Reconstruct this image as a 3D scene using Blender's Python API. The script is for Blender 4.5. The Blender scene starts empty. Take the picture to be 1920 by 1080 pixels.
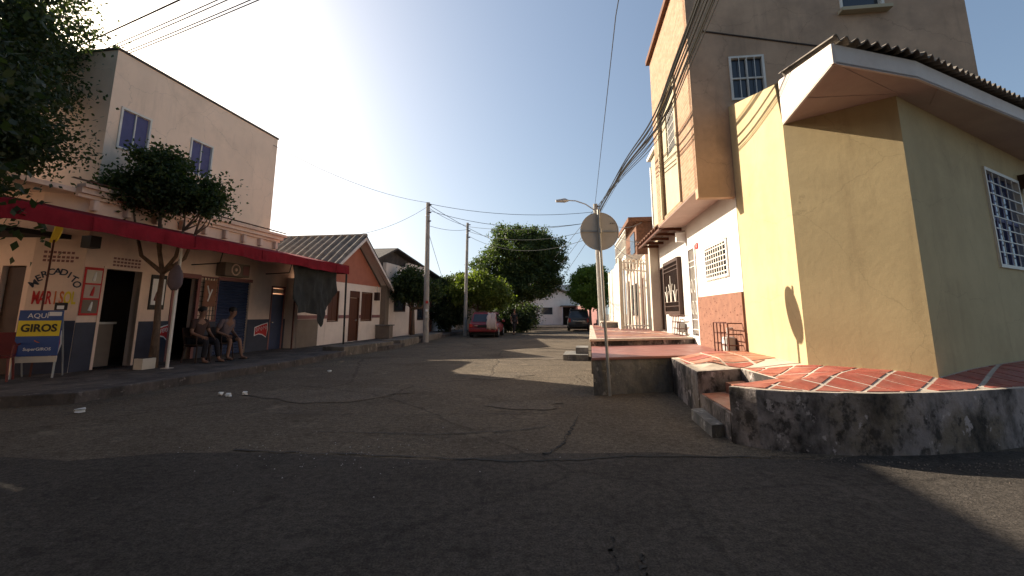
import bpy, bmesh, math, random
import numpy as np
from mathutils import Vector, Matrix
random.seed(5); RNG = np.random.default_rng(5)
sc = bpy.context.scene
COL = sc.collection
# ------------------------------------------------------------------ camera, sky, sun, exposure
cd = bpy.data.cameras.new('camera'); cam = bpy.data.objects.new('camera', cd); COL.objects.link(cam)
cam.location = (0, 0, 1.4); cam.rotation_euler = (math.radians(99.5), 0, 0)
cd.sensor_width = 36.0; cd.lens = 15.75; cd.shift_y = -0.0482; cd.clip_start = 0.05; cd.clip_end = 2000
sc.camera = cam
SUN_AZ, SUN_EL = math.radians(56), math.radians(27.4)          # degrees left of the camera heading, above the horizon
w = bpy.data.worlds.new('World'); sc.world = w; w.use_nodes = True
nt = w.node_tree; bg = nt.nodes['Background']; sky = nt.nodes.new('ShaderNodeTexSky')
sky.sky_type = 'NISHITA'; sky.sun_disc = False; sky.sun_elevation = SUN_EL; sky.sun_rotation = -SUN_AZ
sky.altitude = 10; sky.air_density = 1.3; sky.dust_density = 3.0; sky.ozone_density = 1.0
wtc = nt.nodes.new('ShaderNodeTexCoord'); wad = nt.nodes.new('ShaderNodeVectorMath'); wad.operation = 'ADD'; wad.inputs[1].default_value = (0, 0, 0.16)   # lifts the pale band of the sky down onto the horizon
nt.links.new(wtc.outputs['Generated'], wad.inputs[0]); wno = nt.nodes.new('ShaderNodeVectorMath'); wno.operation = 'NORMALIZE'; nt.links.new(wad.outputs[0], wno.inputs[0]); nt.links.new(wno.outputs[0], sky.inputs[0])
nt.links.new(sky.outputs[0], bg.inputs[0]); bg.inputs[1].default_value = 0.08
sl = bpy.data.lights.new('sun', 'SUN'); sl.energy = 5.0; sl.angle = math.radians(0.5); sl.color = (1.0, 0.89, 0.72)
so = bpy.data.objects.new('sun', sl); COL.objects.link(so)
TS = Vector((-math.sin(SUN_AZ)*math.cos(SUN_EL), math.cos(SUN_AZ)*math.cos(SUN_EL), math.sin(SUN_EL)))
so.rotation_euler = TS.to_track_quat('Z', 'Y').to_euler(); so.location = TS*60
vs = sc.view_settings; vs.view_transform = 'Standard'; vs.look = 'None'; vs.gamma = 1; vs.exposure = 1.19; vs.use_curve_mapping = False
sc.render.engine = 'CYCLES'; sc.cycles.use_denoising = True; sc.cycles.max_bounces = 6

# ------------------------------------------------------------------ materials
MATS = {}
def mat(name, col, rough=0.85, var=0.25, scale=3.0, bump=0.15, bscale=40.0, spec=0.3, metal=0.0, dirt=None, dscale=1.2, damt=0.6, stretch=(1, 1, 1), gloss_var=0.0, drip=None, crack=0.0):
    if name in MATS: return MATS[name]
    m = bpy.data.materials.new(name); m.use_nodes = True; MATS[name] = m
    n = m.node_tree.nodes; L = m.node_tree.links; b = n['Principled BSDF']
    b.inputs['Roughness'].default_value = rough; b.inputs['Metallic'].default_value = metal
    b.inputs['Specular IOR Level'].default_value = spec
    tc = n.new('ShaderNodeTexCoord'); mp = n.new('ShaderNodeMapping'); mp.inputs['Scale'].default_value = stretch
    L.new(tc.outputs['Object'], mp.inputs[0])
    def noise(s, d=6, r=0.6):
        t = n.new('ShaderNodeTexNoise'); t.inputs['Scale'].default_value = s; t.inputs['Detail'].default_value = d; t.inputs['Roughness'].default_value = r
        L.new(mp.outputs[0], t.inputs['Vector']); return t
    a = noise(scale)
    ramp = n.new('ShaderNodeMapRange'); ramp.inputs[1].default_value = 0.3; ramp.inputs[2].default_value = 0.7
    ramp.inputs[3].default_value = 1-var; ramp.inputs[4].default_value = 1+var*0.6
    L.new(a.outputs['Fac'], ramp.inputs[0])
    mul = n.new('ShaderNodeMix'); mul.data_type = 'RGBA'; mul.blend_type = 'MULTIPLY'; mul.inputs[0].default_value = 1
    mul.inputs[6].default_value = (*col, 1); L.new(ramp.outputs[0], mul.inputs[7])
    out = mul.outputs[2]
    if dirt is not None:
        d = noise(dscale, 8, 0.7); r2 = n.new('ShaderNodeMapRange'); r2.inputs[1].default_value = 0.45; r2.inputs[2].default_value = 0.68
        r2.inputs[4].default_value = damt; L.new(d.outputs['Fac'], r2.inputs[0])
        mx = n.new('ShaderNodeMix'); mx.data_type = 'RGBA'; L.new(r2.outputs[0], mx.inputs[0]); L.new(out, mx.inputs[6]); mx.inputs[7].default_value = (*dirt, 1)
        out = mx.outputs[2]
    if drip is not None:                                   # runs and patches left by rain, each with a shape of its own
        for st, sc_, lo, hi, am in (((1, 1, .12), 3.2, .56, .74, .55), ((1, 1, 1), .75, .52, .66, .4), ((1, 1, .8), 7.0, .64, .72, .5)):
            m2 = n.new('ShaderNodeMapping'); m2.inputs['Scale'].default_value = st; L.new(tc.outputs['Object'], m2.inputs[0])
            t = n.new('ShaderNodeTexNoise'); t.inputs['Scale'].default_value = sc_; t.inputs['Detail'].default_value = 9; t.inputs['Roughness'].default_value = .68; L.new(m2.outputs[0], t.inputs[0])
            r4 = n.new('ShaderNodeMapRange'); r4.inputs[1].default_value = lo; r4.inputs[2].default_value = hi; r4.inputs[4].default_value = am; L.new(t.outputs[0], r4.inputs[0])
            m3 = n.new('ShaderNodeMix'); m3.data_type = 'RGBA'; L.new(r4.outputs[0], m3.inputs[0]); L.new(out, m3.inputs[6]); m3.inputs[7].default_value = (*drip, 1); out = m3.outputs[2]
    if crack:
        dn = noise(2.2); dm = n.new('ShaderNodeMix'); dm.data_type = 'VECTOR'; dm.inputs[0].default_value = .25; L.new(tc.outputs['Object'], dm.inputs[4]); L.new(dn.outputs['Color'], dm.inputs[5])
        vo = n.new('ShaderNodeTexVoronoi'); vo.feature = 'DISTANCE_TO_EDGE'; vo.inputs['Scale'].default_value = .8; L.new(dm.outputs[1], vo.inputs[0])
        r5 = n.new('ShaderNodeMapRange'); r5.inputs[2].default_value = .004; r5.inputs[3].default_value = crack; r5.inputs[4].default_value = 0; L.new(vo.outputs[0], r5.inputs[0])
        m3 = n.new('ShaderNodeMix'); m3.data_type = 'RGBA'; L.new(r5.outputs[0], m3.inputs[0]); L.new(out, m3.inputs[6]); m3.inputs[7].default_value = (*[c*.3 for c in col], 1); out = m3.outputs[2]
    L.new(out, b.inputs['Base Color'])
    if gloss_var:
        g = noise(scale*1.7); r3 = n.new('ShaderNodeMapRange'); r3.inputs[1].default_value = .3; r3.inputs[2].default_value = .7
        r3.inputs[3].default_value = max(rough-gloss_var, .05); r3.inputs[4].default_value = rough+gloss_var
        L.new(g.outputs['Fac'], r3.inputs[0]); L.new(r3.outputs[0], b.inputs['Roughness'])
    if bump:
        t = noise(bscale, 5); bp = n.new('ShaderNodeBump'); bp.inputs['Strength'].default_value = bump; bp.inputs['Distance'].default_value = 0.02
        L.new(t.outputs['Fac'], bp.inputs['Height']); L.new(bp.outputs[0], b.inputs['Normal'])
    return m

def leafmat(name, col, col2):
    m = bpy.data.materials.new(name); m.use_nodes = True; n = m.node_tree.nodes; L = m.node_tree.links; b = n['Principled BSDF']
    geo = n.new('ShaderNodeNewGeometry'); mx = n.new('ShaderNodeMix'); mx.data_type = 'RGBA'
    L.new(geo.outputs['Random Per Island'], mx.inputs[0]); mx.inputs[6].default_value = (*col, 1); mx.inputs[7].default_value = (*col2, 1)
    L.new(mx.outputs[2], b.inputs['Base Color']); b.inputs['Roughness'].default_value = 0.55; b.inputs['Specular IOR Level'].default_value = 0.3
    tr = n.new('ShaderNodeBsdfTranslucent'); ms = n.new('ShaderNodeMixShader'); ms.inputs[0].default_value = 0.4
    br = n.new('ShaderNodeMix'); br.data_type = 'RGBA'; br.blend_type = 'MULTIPLY'; br.inputs[0].default_value = 1; L.new(mx.outputs[2], br.inputs[6]); br.inputs[7].default_value = (1.6, 1.7, .6, 1)
    L.new(br.outputs[2], tr.inputs[0]); L.new(b.outputs[0], ms.inputs[1]); L.new(tr.outputs[0], ms.inputs[2]); L.new(ms.outputs[0], n['Material Output'].inputs[0])
    return m

def brickmat(name, c1, c2, mortar, scale=1.0, w_=0.24, h_=0.075, rot=None):
    m = mat(name, c1, rough=.9, var=.1, bump=0)
    n = m.node_tree.nodes; L = m.node_tree.links; b = n['Principled BSDF']
    tc = n.new('ShaderNodeTexCoord'); sp = n.new('ShaderNodeSeparateXYZ'); cb = n.new('ShaderNodeCombineXYZ'); L.new(tc.outputs['Object'], sp.inputs[0])
    ad = n.new('ShaderNodeMath'); ad.operation = 'ADD'; L.new(sp.outputs[0], ad.inputs[0]); L.new(sp.outputs[1], ad.inputs[1])
    L.new(ad.outputs[0], cb.inputs[0]); L.new(sp.outputs[2], cb.inputs[1])
    t = n.new('ShaderNodeTexBrick'); L.new(cb.outputs[0], t.inputs['Vector']); t.inputs['Scale'].default_value = 1
    t.inputs['Brick Width'].default_value = w_; t.inputs['Row Height'].default_value = h_; t.inputs['Mortar Size'].default_value = .008
    t.inputs['Color1'].default_value = (*c1, 1); t.inputs['Color2'].default_value = (*c2, 1); t.inputs['Mortar'].default_value = (*mortar, 1); t.inputs['Bias'].default_value = -.1
    no = n.new('ShaderNodeTexNoise'); no.inputs['Scale'].default_value = 9; L.new(tc.outputs['Object'], no.inputs[0])
    mx = n.new('ShaderNodeMix'); mx.data_type = 'RGBA'; mx.blend_type = 'MULTIPLY'; mx.inputs[0].default_value = .5; L.new(t.outputs[0], mx.inputs[6]); L.new(no.outputs['Fac'], mx.inputs[7])
    L.new(mx.outputs[2], b.inputs['Base Color'])
    bp = n.new('ShaderNodeBump'); bp.inputs['Strength'].default_value = .6; bp.inputs['Distance'].default_value = .01; bp.invert = True
    L.new(t.outputs['Fac'], bp.inputs['Height']); L.new(bp.outputs[0], b.inputs['Normal'])
    return m

def glassmat(name, tint):
    m = bpy.data.materials.new(name); m.use_nodes = True; b = m.node_tree.nodes['Principled BSDF']
    b.inputs['Base Color'].default_value = (*tint, 1); b.inputs['Roughness'].default_value = .08; b.inputs['Specular IOR Level'].default_value = .6
    return m

def stained(name, base, dark, warm):                      # old lime-washed concrete with mould runs and bare patches
    m = mat(name, base, rough=.95, var=.25, scale=2.2, bump=0)
    n = m.node_tree.nodes; L = m.node_tree.links; b = n['Principled BSDF']; src = b.inputs['Base Color'].links[0].from_socket
    tc = n.new('ShaderNodeTexCoord')
    def noise(scl, st, lo, hi, amt, detail=8):
        mp = n.new('ShaderNodeMapping'); mp.inputs['Scale'].default_value = st; L.new(tc.outputs['Object'], mp.inputs[0])
        t = n.new('ShaderNodeTexNoise'); t.inputs['Scale'].default_value = scl; t.inputs['Detail'].default_value = detail; t.inputs['Roughness'].default_value = .65; L.new(mp.outputs[0], t.inputs[0])
        r = n.new('ShaderNodeMapRange'); r.inputs[1].default_value = lo; r.inputs[2].default_value = hi; r.inputs[4].default_value = amt; L.new(t.outputs[0], r.inputs[0]); return r.outputs[0], t
    def over(fac, col):
        nonlocal src
        mx = n.new('ShaderNodeMix'); mx.data_type = 'RGBA'; L.new(fac, mx.inputs[0]); L.new(src, mx.inputs[6]); mx.inputs[7].default_value = (*col, 1); src = mx.outputs[2]
    f, _ = noise(1.1, (1, 1, 1.1), .45, .62, .85); over(f, warm)
    f, _ = noise(1.5, (1.2, 1.2, .7), .42, .58, .94); over(f, dark)
    f, t = noise(7, (1, 1, .8), .52, .62, .85, 10); over(f, tuple(c*1.6 for c in dark)); f, t = noise(5, (1.3, 1.3, 1), .6, .64, .9, 10); over(f, tuple(min(1, c*1.35) for c in base))
    L.new(src, b.inputs['Base Color'])
    f, t = noise(14, (1, 1, 1), 0, 1, 1); bp = n.new('ShaderNodeBump'); bp.inputs['Strength'].default_value = .6; bp.inputs['Distance'].default_value = .03
    L.new(t.outputs[0], bp.inputs['Height']); L.new(bp.outputs[0], b.inputs['Normal'])
    return m

M = dict(
    yellow=mat('yellow_plaster', (.49, .376, .205), var=.10, scale=1.3, bump=.09, bscale=14, dirt=(.37, .28, .15), dscale=.9, damt=.5, drip=(.33, .24, .13), crack=.25),
    offwhite=mat('offwhite_plaster', (.8, .67, .57), var=.1, scale=1.5, bump=.08, dirt=(.62, .5, .42), dscale=1.3, damt=.4, drip=(.52, .42, .35)),
    white=mat('white_plaster', (.66, .63, .59), var=.08, bump=.15, drip=(.5, .46, .41)),
    grey=mat('raw_grey_render', (.5, .33, .215), var=.25, scale=1.1, bump=.15, bscale=12, dirt=(.29, .2, .14), dscale=.7, damt=.6, drip=(.2, .14, .1), crack=.4),
    soffit=mat('pink_soffit', (.5, .38, .33), var=.12, scale=2, bump=.1, dirt=(.36, .25, .2), dscale=1.5, damt=.35),
    fascia=mat('white_fascia', (.72, .64, .58), var=.1, scale=2, bump=.12, dirt=(.42, .33, .28), dscale=2, damt=.4),
    fibro=mat('fibre_cement_roof', (.2, .17, .14), var=.35, scale=4, bump=.3, dirt=(.09, .08, .07), dscale=3),
    brick=brickmat('tan_brick', (.43, .23, .13), (.52, .31, .19), (.44, .35, .26)),
    beige=mat('beige_panel', (.44, .37, .25), var=.1, bump=.12),
    terracotta=mat('terracotta_render', (.245, .115, .075), var=.2, scale=6, bump=.5, bscale=60),
    chip=mat('dark_chip', (.14, .05, .03), bump=0),
    pinkfloor=mat('polished_pink_floor', (.27, .11, .088), rough=.45, var=.15, scale=1.5, bump=.03, spec=.5, gloss_var=.12),
    tile=mat('red_tile', (.33, .072, .05), rough=.5, var=.28, scale=5, bump=.08, spec=.4, gloss_var=.12, dirt=(.42, .26, .2), dscale=3, damt=.35),
    tileworn=mat('worn_red_tile', (.4, .15, .09), rough=.45, var=.28, scale=5, bump=.08, spec=.4, gloss_var=.1, dirt=(.5, .38, .28), dscale=4, damt=.5),
    grout=mat('pale_grout', (.55, .47, .38), var=.3, scale=8, bump=.2, dirt=(.36, .27, .2), dscale=4),
    stain=stained('mouldy_kerb', (.34, .29, .275), (.022, .019, .017), (.17, .13, .09)),
    concgrey=stained('grey_concrete', (.27, .25, .23), (.1, .095, .09), (.25, .22, .17)),
    cream=mat('cream_plaster', (.78, .58, .46), var=.1, scale=1.2, bump=.06, dirt=(.6, .46, .37), dscale=1.1, damt=.35, drip=(.5, .37, .29)),
    upper=mat('tan_plaster', (.88, .66, .49), var=.09, scale=.9, bump=.05, dirt=(.76, .57, .42), dscale=.6, damt=.35, drip=(.6, .44, .32), crack=.3),
    navy=mat('navy_dado', (.035, .04, .065), rough=.6, var=.25, bump=.1, spec=.4),
    blue=mat('dark_blue_metal', (.03, .045, .1), rough=.5, var=.2, bump=.05),
    shutterblue=mat('violet_blue_shutter', (.09, .09, .2), rough=.6, var=.2, bump=.05),
    red=mat('red_canvas', (.21, .014, .022), rough=.9, spec=.1, var=.35, scale=2, bump=.3, bscale=14, drip=(.12, .02, .022)),
    redpaint=mat('red_paint', (.5, .03, .03), rough=.6, var=.15, bump=0),
    orange=mat('orange_paint', (.62, .16, .04), rough=.7, var=.15, bump=0),
    yellowpaint=mat('yellow_paint', (.72, .55, .04), rough=.6, var=.12, bump=0),
    bluepaint=mat('blue_panel', (.03, .075, .24), rough=.5, var=.12, bump=0),
    whitepaint=mat('white_paint', (.75, .74, .72), rough=.6, var=.08, bump=0),
    whitemetal=mat('white_metal', (.68, .64, .57), rough=.5, var=.15, bump=.05),
    creammetal=mat('cream_metal', (.72, .66, .57), rough=.55, var=.15, bump=.05),
    black=mat('black_iron', (.02, .018, .017), rough=.5, var=.2, bump=0),
    brown=mat('brown_iron', (.055, .028, .02), rough=.55, var=.2, bump=0),
    rust=mat('rusty_pole', (.11, .04, .03), rough=.8, var=.4, bump=.1),
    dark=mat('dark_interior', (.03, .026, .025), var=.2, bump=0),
    wood=mat('dark_brown_wood', (.1, .032, .014), rough=.5, var=.35, scale=3, stretch=(8, 8, .6), bump=.1),
    coral=mat('coral_plaster', (.4, .145, .095), var=.12, bump=.15),
    mauve=mat('mauve_stripe', (.26, .12, .11), var=.12, bump=.05),
    taupe=mat('taupe_dado', (.2, .155, .12), var=.15, bump=.1),
    pole=mat('pole_concrete', (.36, .33, .29), var=.2, scale=4, bump=.2, dirt=(.22, .2, .18), dscale=3),
    galv=mat('galvanised_steel', (.42, .41, .39), rough=.45, var=.2, bump=.05, metal=.5),
    signback=mat('sign_back', (.62, .54, .44), rough=.6, var=.12, scale=3, bump=.04, dirt=(.3, .26, .2), dscale=3, damt=.4),
    tarp=mat('dark_tarp', (.035, .036, .034), rough=.9, var=.3, scale=5, bump=.3),
    wire=mat('black_cable', (.014, .013, .013), rough=.6, var=.1, bump=0),
    bark=mat('bark', (.15, .1, .07), rough=.95, var=.4, scale=6, stretch=(3, 3, 1), bump=.6),
    pale=mat('pale_bluegrey_wall', (.5, .49, .5), var=.12, bump=.12),
    kerb=stained('pavement_concrete', (.13, .11, .1), (.05, .043, .04), (.12, .095, .075)),
    kerblight=stained('kerb_block_concrete', (.22, .185, .15), (.1, .085, .07), (.2, .16, .12)),
    glass=glassmat('dark_glass', (.03, .035, .045)),
    glassblue=glassmat('blue_glass', (.04, .06, .11)),
    roofdark=mat('dark_roof', (.075, .06, .052), var=.4, scale=3, bump=.4),
    clay=mat('clay_tile', (.16, .075, .045), var=.4, scale=9, bump=.3),
    skin=mat('skin', (.22, .115, .075), rough=.6, var=.1, bump=0),
    hair=mat('black_hair', (.012, .01, .009), rough=.6, var=.2, bump=0),
    rubber=mat('rubber', (.02, .02, .02), rough=.8, var=.1, bump=0),
    lampred=mat('tail_lamp', (.35, .01, .01), rough=.2, var=.05, bump=0, spec=.6),
    chrome=mat('bright_metal', (.6, .6, .6), rough=.25, metal=.9, var=.05, bump=0),
    paper=mat('paper', (.7, .69, .66), rough=.9, var=.1, bump=0),
    clothgrey=mat('mauve_shirt', (.14, .105, .11), rough=.95, var=.2, bump=.1),
    clothdark=mat('dark_cloth', (.02, .018, .022), rough=.95, var=.2, bump=.1),
    clothbrown=mat('brown_shirt', (.06, .033, .028), rough=.95, var=.2, bump=.1),
    plastic=mat('pale_plastic', (.55, .5, .46), rough=.5, var=.08, bump=0),
    redplastic=mat('red_plastic', (.13, .02, .02), rough=.45, var=.08, bump=0),
    gasgrey=mat('meter_grey', (.4, .38, .35), rough=.6, var=.1, bump=0),
)
# ------------------------------------------------------------------ building helpers
class MB:
    def __init__(s): s.v = []; s.f = []
    def add(s, vs, fs):
        b = len(s.v); s.v += [tuple(map(float, p)) for p in vs]; s.f += [tuple(b+i for i in f) for f in fs]; return s
    def box(s, x0, y0, z0, x1, y1, z1):
        return s.add([(x0,y0,z0),(x1,y0,z0),(x1,y1,z0),(x0,y1,z0),(x0,y0,z1),(x1,y0,z1),(x1,y1,z1),(x0,y1,z1)],
                     [(0,3,2,1),(4,5,6,7),(0,1,5,4),(1,2,6,5),(2,3,7,6),(3,0,4,7)])
    def quad(s, *p): return s.add(p, [tuple(range(len(p)))])
    def extr(s, pts, vec):
        n = len(pts); vec = Vector(vec)
        return s.add(list(pts)+[tuple(Vector(p)+vec) for p in pts], [tuple(range(n-1,-1,-1)), tuple(range(n,2*n))]+[(i,(i+1)%n,n+(i+1)%n,n+i) for i in range(n)])
    def prism(s, pts2, z0, z1):
        zz = z1 if isinstance(z1, (list, tuple)) else [z1]*len(pts2); n = len(pts2)
        return s.add([(x,y,z0) for x,y in pts2]+[(p[0],p[1],z) for p,z in zip(pts2,zz)], [tuple(range(n-1,-1,-1)), tuple(range(n,2*n))]+[(i,(i+1)%n,n+(i+1)%n,n+i) for i in range(n)])
    def tube(s, path, r, n=8, cap=True):
        P = [Vector(p) for p in path]; rr = r if isinstance(r, (list, tuple)) else [r]*len(P); b = len(s.v); rings = []
        t0 = (P[1]-P[0]).normalized(); up = Vector((0,0,1)) if abs(t0.z) < .9 else Vector((1,0,0)); u = t0.cross(up).normalized()
        for i, p in enumerate(P):
            t = ((P[min(i+1,len(P)-1)]-P[max(i-1,0)])).normalized(); u = (u-t*u.dot(t)).normalized(); v = t.cross(u)
            rings.append([tuple(p+(u*math.cos(2*math.pi*k/n)+v*math.sin(2*math.pi*k/n))*rr[i]) for k in range(n)])
        fs = [(i*n+k, i*n+(k+1)%n, (i+1)*n+(k+1)%n, (i+1)*n+k) for i in range(len(P)-1) for k in range(n)]
        if cap: fs += [tuple(range(n-1,-1,-1)), tuple((len(P)-1)*n+k for k in range(n))]
        return s.add([q for r_ in rings for q in r_], fs)
    def ball(s, c, r, n=10, m=7):
        r = r if isinstance(r, (list, tuple)) else (r,r,r); vs = [(c[0],c[1],c[2]-r[2])]; 
        for j in range(1,m):
            a = -math.pi/2+math.pi*j/m
            vs += [(c[0]+r[0]*math.cos(a)*math.cos(2*math.pi*k/n), c[1]+r[1]*math.cos(a)*math.sin(2*math.pi*k/n), c[2]+r[2]*math.sin(a)) for k in range(n)]
        vs.append((c[0],c[1],c[2]+r[2])); fs = [(0,1+(k+1)%n,1+k) for k in range(n)]
        for j in range(m-2): fs += [(1+j*n+k,1+j*n+(k+1)%n,1+(j+1)*n+(k+1)%n,1+(j+1)*n+k) for k in range(n)]
        l = 1+(m-2)*n; fs += [(l+k,l+(k+1)%n,len(vs)-1) for k in range(n)]
        return s.add(vs, fs)
    def wall(s, x0, x1, z0, z1, holes, yf, yb):           # slab between y=yf (seen face) and y=yb with rectangular openings (x0,x1,z0,z1)
        xs = sorted({x0,x1,*[h[0] for h in holes],*[h[1] for h in holes]}); zs = sorted({z0,z1,*[h[2] for h in holes],*[h[3] for h in holes]})
        xs = [x for x in xs if x0<=x<=x1]; zs = [z for z in zs if z0<=z<=z1]
        ok = lambda i,j: 0<=i<len(xs)-1 and 0<=j<len(zs)-1 and not any(h[0]<=(xs[i]+xs[i+1])/2<=h[1] and h[2]<=(zs[j]+zs[j+1])/2<=h[3] for h in holes)
        for i in range(len(xs)-1):
            for j in range(len(zs)-1):
                if not ok(i,j): continue
                a,b,c,d = xs[i],xs[i+1],zs[j],zs[j+1]
                s.quad((a,yf,c),(b,yf,c),(b,yf,d),(a,yf,d)); s.quad((a,yb,c),(a,yb,d),(b,yb,d),(b,yb,c))
                if not ok(i-1,j): s.quad((a,yf,c),(a,yf,d),(a,yb,d),(a,yb,c))
                if not ok(i+1,j): s.quad((b,yf,c),(b,yb,c),(b,yb,d),(b,yf,d))
                if not ok(i,j-1): s.quad((a,yf,c),(a,yb,c),(b,yb,c),(b,yf,c))
                if not ok(i,j+1): s.quad((a,yf,d),(b,yf,d),(b,yb,d),(a,yb,d))
        return s
FR = {}
def frame(o, d=(1, 0), z=0.0):
    d = Vector((d[0], d[1], 0)).normalized(); y = Vector((-d.y, d.x, 0))
    return Matrix(((d.x, y.x, 0, o[0]), (d.y, y.y, 0, o[1]), (0, 0, 1, z), (0, 0, 0, 1)))
def tag(o, label=None, cat=None, group=None, kind=None):
    for k, v in (('label', label), ('category', cat), ('group', group), ('kind', kind)):
        if v: o[k] = v
    return o
def thing(name, label, cat, fr=None, group=None):
    o = bpy.data.objects.new(name, None); COL.objects.link(o); fr = fr or Matrix(); o.matrix_basis = fr; FR[o.name] = fr; o.empty_display_size = .2
    return tag(o, label, cat, group)
def link(name, me, parent=None, fr=None, local=None):
    o = bpy.data.objects.new(name, me); COL.objects.link(o)
    W = fr if fr is not None else (FR[parent.name] if parent is not None else Matrix())
    if local is not None: W = W @ local
    FR[o.name] = W
    if parent is not None: o.parent = parent; o.matrix_basis = FR[parent.name].inverted() @ W
    else: o.matrix_basis = W
    return o
def mesh(name, mb, m, smooth=False):
    me = bpy.data.meshes.new(name); me.from_pydata(mb.v, [], mb.f); me.materials.append(M[m] if isinstance(m, str) else m)
    bm = bmesh.new(); bm.from_mesh(me); bmesh.ops.remove_doubles(bm, verts=bm.verts, dist=1e-5); bmesh.ops.recalc_face_normals(bm, faces=bm.faces); bm.to_mesh(me); bm.free()
    if smooth: me.polygons.foreach_set('use_smooth', [True]*len(me.polygons))
    return me
def build(name, mb, m, parent=None, fr=None, smooth=False, bevel=0):
    o = link(name, mesh(name, mb, m, smooth), parent, fr)
    if bevel:
        b = o.modifiers.new('edge', 'BEVEL'); b.width = bevel; b.segments = 2; b.limit_method = 'ANGLE'
    return o
UNIT = {}
def bar(name, m, parent, x0, y0, z0, x1, y1, z1, fr=None):  # a box sharing one unit mesh per material
    if m not in UNIT: UNIT[m] = mesh('unit_'+m, MB().box(-.5,-.5,-.5,.5,.5,.5), m)
    return link(name, UNIT[m], parent, fr, Matrix.Translation(((x0+x1)/2,(y0+y1)/2,(z0+z1)/2)) @ Matrix.Diagonal((x1-x0,y1-y0,z1-z0,1)))
def text(name, body, size, m, parent, x, y, z, fr=None, ext=.004, rot=0, sx=1.0, bold=0.0, yrot=0):
    c = bpy.data.curves.new(name, 'FONT'); c.body = body; c.size = size; c.extrude = ext; c.align_x = 'CENTER'; c.align_y = 'CENTER'; c.offset = bold; c.resolution_u = 3
    t = bpy.data.objects.new('t', c); COL.objects.link(t); dg = bpy.context.evaluated_depsgraph_get(); me = bpy.data.meshes.new_from_object(t.evaluated_get(dg))
    bpy.data.objects.remove(t); me.materials.clear(); me.materials.append(M[m]); me.name = name
    return link(name, me, parent, fr, Matrix.Translation((x,y,z)) @ Matrix.Rotation(yrot,4,'Z') @ Matrix.Rotation(rot,4,'Y') @ Matrix.Rotation(math.pi/2,4,'X') @ Matrix.Diagonal((sx,1,1,1)))
def inv2(fr, pts):                                         # world points -> local points of a frame
    i = fr.inverted(); return [tuple(i @ Vector((p[0],p[1],p[2] if len(p) > 2 else 0)))[:len(p)] for p in pts]

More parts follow.
